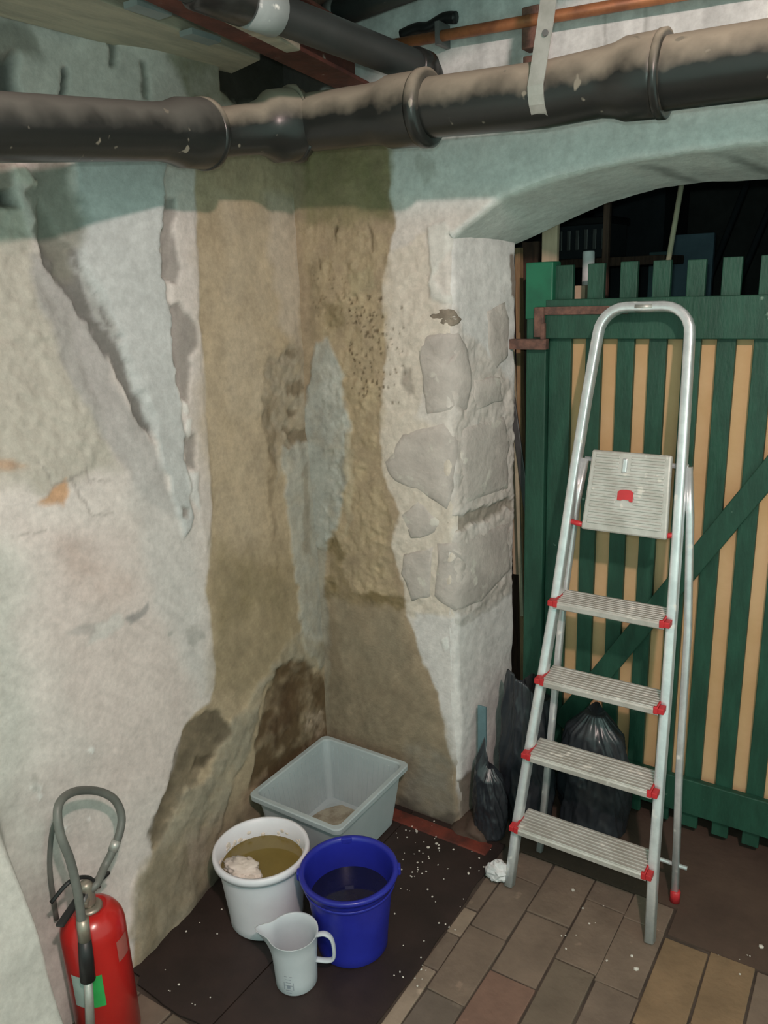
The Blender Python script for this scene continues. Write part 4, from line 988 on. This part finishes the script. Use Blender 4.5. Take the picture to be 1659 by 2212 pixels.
def jug():
    t = thing('measuring_jug', 'small frosted white measuring jug in front of the two buckets', 'jug', (.446,-.738,.0075), R(28))
    n = 56; bm = bmesh.new(); H = .150
    prof = [(0,.003),(.047,.003),(.0505,0.),(.0525,.003),(.0535,.03),(.0548,.06),(.0562,.085),(.0575,.10),(.0590,.12),(.0608,.145),(.0635,.150),(.0635,.1515),(.0595,.149),(.0572,.12),(.0556,.10),(.0543,.085),(.0520,.03),(.050,.005),(0,.005)]
    rings = []
    for r, z in prof:
        ring = []
        for j in range(n):
            a = 2*math.pi*j/n; da = abs((a-math.pi+math.pi) % (2*math.pi)-math.pi)
            k = math.exp(-(da/.26)**2)*np.clip((z-.085)/.065, 0, 1)**1.3*(.034)
            ring.append(bm.verts.new(((r+k)*math.cos(a), (r+k)*math.sin(a), z+k*.12)) if r > 0 else None)
        if r == 0: c = bm.verts.new((0,0,z)); ring = [c]
        rings.append(ring)
    for A, B in zip(rings, rings[1:]):
        for j in range(n):
            q = [A[j%len(A)],A[(j+1)%len(A)],B[(j+1)%len(B)],B[j%len(B)]]; u = []
            for v in q:
                if v not in u: u.append(v)
            if len(u) > 2: bm.faces.new(u)
    link('body', bm, 'jug', t, smooth=True)
    pts = spline([(.058,0,.142),(.080,0,.146),(.096,0,.132),(.101,0,.100),(.098,0,.072),(.082,0,.064),(.054,0,.066)], 6)
    link('handle', tube(pts, .0045, .0085, n=12, up=(0,1,0)), 'jug', t, smooth=True)
    # faint printed scale mark low on the side
    a0 = R(-70-28)
    bm = bmesh.new()
    def mark(da, z, w_, h_): box(bm, (.0541,-w_/2,z),(.0548,w_/2,z+h_), Matrix.Rotation(a0+da,4,'Z'))
    for k, ww in enumerate((.020,.014,.014,.020)): mark(0, .062-.009*k, ww, .0012)
    for da in (-.22, .22): mark(da, .022, .0014, .022)
    mark(0, .020, .016, .0012); mark(0, .026, .008, .010); mark(0,.012,.012,.0015)
    link('print', bm, 'greymark', t)['label'] = 'faint grey printed mark'
jug()

def tub():
    t = thing('plastic_tub', 'translucent square plastic tub standing in the corner', 'tub', (.200,-.245,.0075), 0)
    H = .212
    def rr(hx, hy, z, rad, n=6):
        pts = []
        for cx, cy, a0 in ((hx-rad,hy-rad,0),(-hx+rad,hy-rad,90),(-hx+rad,-hy+rad,180),(hx-rad,-hy+rad,270)):
            for k in range(n+1):
                a = R(a0+90*k/n); pts.append((cx+rad*math.cos(a), cy+rad*math.sin(a), z))
        return pts
    hx1, hy1, hx0, hy0 = .158, .180, .132, .150
    bm = bmesh.new(); rings = []
    lev = []
    lev.append((hx0-.02, hy0-.02, .001)); lev.append((hx0-.004, hy0-.004, 0.))
    for f in (0.03,.2,.4,.6,.8,.93): lev.append((hx0+(hx1-hx0)*f, hy0+(hy1-hy0)*f, H*f))
    lev += [(hx1+.001,hy1+.001,H-.020),(hx1+.014,hy1+.014,H-.018),(hx1+.015,hy1+.015,H-.003),(hx1+.012,hy1+.012,H),(hx1-.001,hy1-.001,H),(hx1-.004,hy1-.004,H-.004)]
    for f in (.93,.8,.6,.4,.2,.04): lev.append((hx0+(hx1-hx0)*f-.003, hy0+(hy1-hy0)*f-.003, H*f))
    lev.append((hx0-.02,hy0-.02,.004))
    for hx, hy, z in lev: rings.append([bm.verts.new(p) for p in rr(hx, hy, z, .022)])
    for A, B in zip(rings, rings[1:]):
        for j in range(len(A)): bm.faces.new((A[j],A[(j+1)%len(A)],B[(j+1)%len(A)],B[j]))
    bm.faces.new(rings[0]); bm.faces.new(rings[-1])
    link('body', bm, 'tub', t, smooth=False, bevel=0)
    # vertical ribs on the inside of the walls
    bm = bmesh.new()
    def rib(p0, p1, w_, ax):
        m = .0022
        if ax == 'x': vs = [(p0[0]-w_,p0[1],p0[2]),(p0[0]+w_,p0[1],p0[2]),(p1[0]+w_,p1[1],p1[2]),(p1[0]-w_,p1[1],p1[2])]; o_ = Vector((0,-m*(1 if p0[1] > 0 else -1),0))
        else: vs = [(p0[0],p0[1]-w_,p0[2]),(p0[0],p0[1]+w_,p0[2]),(p1[0],p1[1]+w_,p1[2]),(p1[0],p1[1]-w_,p1[2])]; o_ = Vector((-m*(1 if p0[0] > 0 else -1),0,0))
        A = [bm.verts.new(Vector(v)) for v in vs]; B = [bm.verts.new(Vector(v)+o_) for v in vs]
        for i in range(4): bm.faces.new((A[i],A[(i+1)%4],B[(i+1)%4],B[i]))
        bm.faces.new(B)
    for k in range(13):
        x = -.115+.0192*k
        for s in (1,-1): rib((x*.97, s*(hy0-.001), .012), (x*1.08, s*(hy0+(hy1-hy0)*.9-.003), H*.9), .0032, 'x')
    for k in range(15):
        y = -.13+.0186*k
        for s in (1,-1): rib((s*(hx0-.001), y*.97, .012), (s*(hx0+(hx1-hx0)*.9-.003), y*1.08, H*.9), .0032, 'y')
    link('ribs', bm, 'tub', t)
    bm = bmesh.new(); vs = []
    for k in range(28):
        a = 2*math.pi*k/28; r_ = 1+.18*fbm(np.array([math.cos(a)*2]), np.array([math.sin(a)*2]), 88)[0]*2
        vs.append(bm.verts.new((max(-.115,min(.115,.10*r_*math.cos(a)*1.3)), max(-.13,min(.13,.11*r_*math.sin(a)*1.3)), .006)))
    f = bm.faces.new(vs); r = bmesh.ops.extrude_face_region(bm, geom=[f])
    for v in [g for g in r['geom'] if isinstance(g, bmesh.types.BMVert)]: v.co.z += .003
    link('residue', bm, 'dirt', t)
    for k, (x, y, s_) in enumerate(((.02,.05,.010),(.06,-.02,.007),(-.05,.02,.006))):
        b_ = lump(s_,s_*.8,s_*.4,k+3,2,.5); xform(b_, Matrix.Translation((x,y,.010))); link('chip', b_, 'dirt' if k else 'black', t, smooth=True)
tub()

# ---------------------------------------------------------------- bin bags, paper, teal sheet
def binbag(name, label, loc, sx, sy, h, seed, peaks, opened=False):
    """a slumped, gathered bag: vertical folds, sharp creases, torn points at the top"""
    n, m_ = 140, 70; bm = bmesh.new(); rows = []
    th = np.linspace(0, 2*np.pi, n, endpoint=False)
    for j in range(m_):
        f = j/(m_-1)
        prof = np.interp(f, [0,.05,.3,.6,.85,1.], [.70,.90,1.08,1.04,.92,.80] if opened else [.80,1.0,1.10,1.08,.88,.30])
        folds = .07*np.abs(np.sin(th*3.0+seed+2.5*f+1.5*fbm(th*1.2, th*0+f*3, seed)))*(.5+f)
        cre = fbm(np.cos(th)*2.3+seed, np.sin(th)*2.3+f*3.2, seed+3, 4); rid = 1-np.abs(cre)*2.2
        cre2 = 1-np.abs(fbm(np.cos(th)*4+seed*2, np.sin(th)*4-f*6, seed+7, 3))*2
        r = prof*(1+.13*rid-.06+.025*cre2-folds)
        zt = h*(1+sum(a*np.exp(-(((th-t0+np.pi) % (2*np.pi)-np.pi)/w_)**2) for t0, a, w_ in peaks)*f**2)
        z = f*zt
        rows.append([bm.verts.new((sx*r[i]*math.cos(th[i]), sy*r[i]*math.sin(th[i]), z[i] if j else .0)) for i in range(n)])
    for A, B in zip(rows, rows[1:]):
        for i in range(n): bm.faces.new((A[i],A[(i+1)%n],B[(i+1)%n],B[i]))
    bm.faces.new(rows[0][::-1]); c = bm.verts.new((0,0,h*(.84 if opened else .97)))
    for i in range(n): bm.faces.new((rows[-1][i], rows[-1][(i+1)%n], c))
    o = link(name, bm, 'bag', smooth=True); o.location = loc; return tag(o, label, 'bin bag', 'black bin bags beside the ladder')
p = hit(1130,1780,2,0)
binbag('bin_bag', 'tall black bin bag with an open torn top, against the jamb', (.692,.145,.002), .084, .080, .45, 3, [(R(215),.20,.8),(R(-80),.14,.7),(R(100),.10,.5)], True)
binbag('bin_bag', 'wide rounded black bin bag behind the ladder, against the gate', (.890,.200,.002), .102, .072, .42, 8, [(R(100),.06,.8)])
binbag('bin_bag', 'small low black bin bag with a pointed tip at the jamb foot', (.620,.018,.002), .050, .046, .25, 14, [(R(190),.40,.7)])
o = link('teal_sheet', boxb((-.014,-.003,0),(.014,.003,.42)), 'tealsheet'); o.location = (.574,.062,.004); tag(o, 'narrow teal plastic strip standing between the jamb and the bin bag', 'strip')

def paper():
    bm = bmesh.new(); bmesh.ops.create_icosphere(bm, subdivisions=3, radius=1)
    rs = random.Random(5)
    for v in bm.verts:
        c = v.co.copy(); k = 1+.9*(abs(fbm(np.array([c.x*2.6]), np.array([c.y*2.6+c.z*2]), 5, 3)[0])); v.co = Vector((c.x*.028, c.y*.024, c.z*.026))*k
    mz = min(v.co.z for v in bm.verts)
    for v in bm.verts: v.co.z -= mz
    o = link('crumpled_paper', bm, 'paper'); p = hit(1075,1903,2,0); o.location = (p[0], p[1], .001)
    tag(o, 'crumpled white paper on the floor by the left ladder foot', 'paper')
paper()

# ---------------------------------------------------------------- fire extinguisher
def extinguisher():
    loc = (.146,-1.080,0.)
    t = thing('fire_extinguisher', 'red fire extinguisher with grey hose loop against the left wall', 'fire extinguisher', loc)
    r = .072; h = .385
    prof = [(0,.0),(r-.006,0),(r,.006),(r,.305)]
    for k in range(1, 9):
        a = R(90*k/9); prof.append((.024+(r-.024)*math.cos(a), .30+.062*math.sin(a)))
    prof += [(.024,.345),(.020,.360),(0,.360)]
    link('cylinder', lathe(prof, 56), 'red', t, smooth=True)
    link('collar', lathe([(0,.340),(.027,.340),(.029,.346),(.029,.360),(.024,.366),(0,.366)], 24), 'brass', t, smooth=True)
    link('valve', lathe([(0,.366),(.015,.366),(.017,.374),(.015,.418),(.011,.428),(0,.428)], 20), 'brass', t, smooth=True)
    u = Matrix.Rotation(R(-50), 4, 'Z')
    link('valve_arm', boxb((-.03,-.008,.385),(.035,.008,.399), u), 'brass', t, bevel=.003)
    link('carry_handle', boxb((-.075,-.011,.390),(.0,.011,.398), Matrix.Rotation(R(112),4,'Z')@Matrix.Rotation(R(12),4,'Y')), 'black', t, bevel=.003)
    link('squeeze_lever', boxb((-.080,-.010,.408),(.01,.010,.415), Matrix.Rotation(R(112),4,'Z')@Matrix.Rotation(R(-4),4,'Y')), 'black', t, bevel=.003)
    link('safety_pin', tube([(.0,.02,.405),(.0,-.02,.405)], .0022, n=8), 'steel', t)
    link('gauge', xform(lathe([(0,0),(.013,0),(.013,.008),(0,.009)],20), Matrix.Translation((.016,-.012,.395))@Matrix.Rotation(R(90),4,'X')@Matrix.Rotation(R(-60),4,'Y')), 'steel', t, smooth=True)
    def W(px, py, x): return Vector(hit(px, py, 0, x))-Vector(loc)
    # hose: out of the valve, up round a loop, down in front of the body
    pts = [Vector((.0,.0,.400)), Vector((.012,.018,.412)), W(226,1872,.140), W(240,1845,.14), W(258,1800,.14), W(262,1760,.13), W(245,1725,.12), W(205,1708,.115), W(155,1712,.13), W(126,1742,.15), W(130,1800,.17), W(152,1860,.185), W(168,1930,.200), W(178,2000,.205)]
    link('hose', tube(spline(pts, 8), .0095, n=14), 'hose', t, smooth=True)
    a, b_ = W(178,1985,.205), W(183,2030,.206); link('hose_ferrule', tube([a, b_], .0135, n=16), 'brass', t, smooth=True)
    a, b_ = b_, W(190,2115,.206); link('nozzle', tube([a, (a+b_)/2, b_], .014, n=16, radii=[1,1.15,1.2]), 'black', t, smooth=True)
    link('nozzle_tip', tube([W(190,2110,.206), W(196,2230,.205)], .009, n=14, radii=[1,1.2]), 'galv', t, smooth=True)
    a, b_ = W(243,1838,.14), W(252,1815,.14); link('hose_ferrule', tube([a, b_], .0115, n=14), 'galv', t, smooth=True)
    pts = [W(110,1950,.13), W(150,1905,.15), W(190,1895,.155), W(215,1915,.15)]
    link('strap', tube(spline(pts, 6), .005, .003, n=8), 'black', t, smooth=True)
    pts = [W(122,1985,.02), W(108,1880,.02), W(112,1800,.02), W(128,1760,.04)]
    link('rear_hose', tube(spline(pts, 6), .006, n=10), 'hose', t, smooth=True)
    # labels wrapped on the cylinder, facing the camera
    def wrap(name, a0, a1, z0, z1, m, lab):
        bm = bmesh.new(); A = []
        for k in range(13):
            a = R(a0+(a1-a0)*k/12); A.append((bm.verts.new(((r+.0008)*math.cos(a),(r+.0008)*math.sin(a),z0)), bm.verts.new(((r+.0008)*math.cos(a),(r+.0008)*math.sin(a),z1))))
        for p_, q_ in zip(A, A[1:]): bm.faces.new((p_[0],q_[0],q_[1],p_[1]))
        o = link(name, bm, m, t, smooth=True); o['label'] = lab
    wrap('label', -88, -60, .146, .232, 'label_w', 'pale half of the sticker'); wrap('label', -60, -30, .146, .232, 'label_g', 'bright green half of the sticker')
    wrap('label', 4, 34, .235, .290, 'label_r', 'faded round-cornered sticker')
extinguisher()
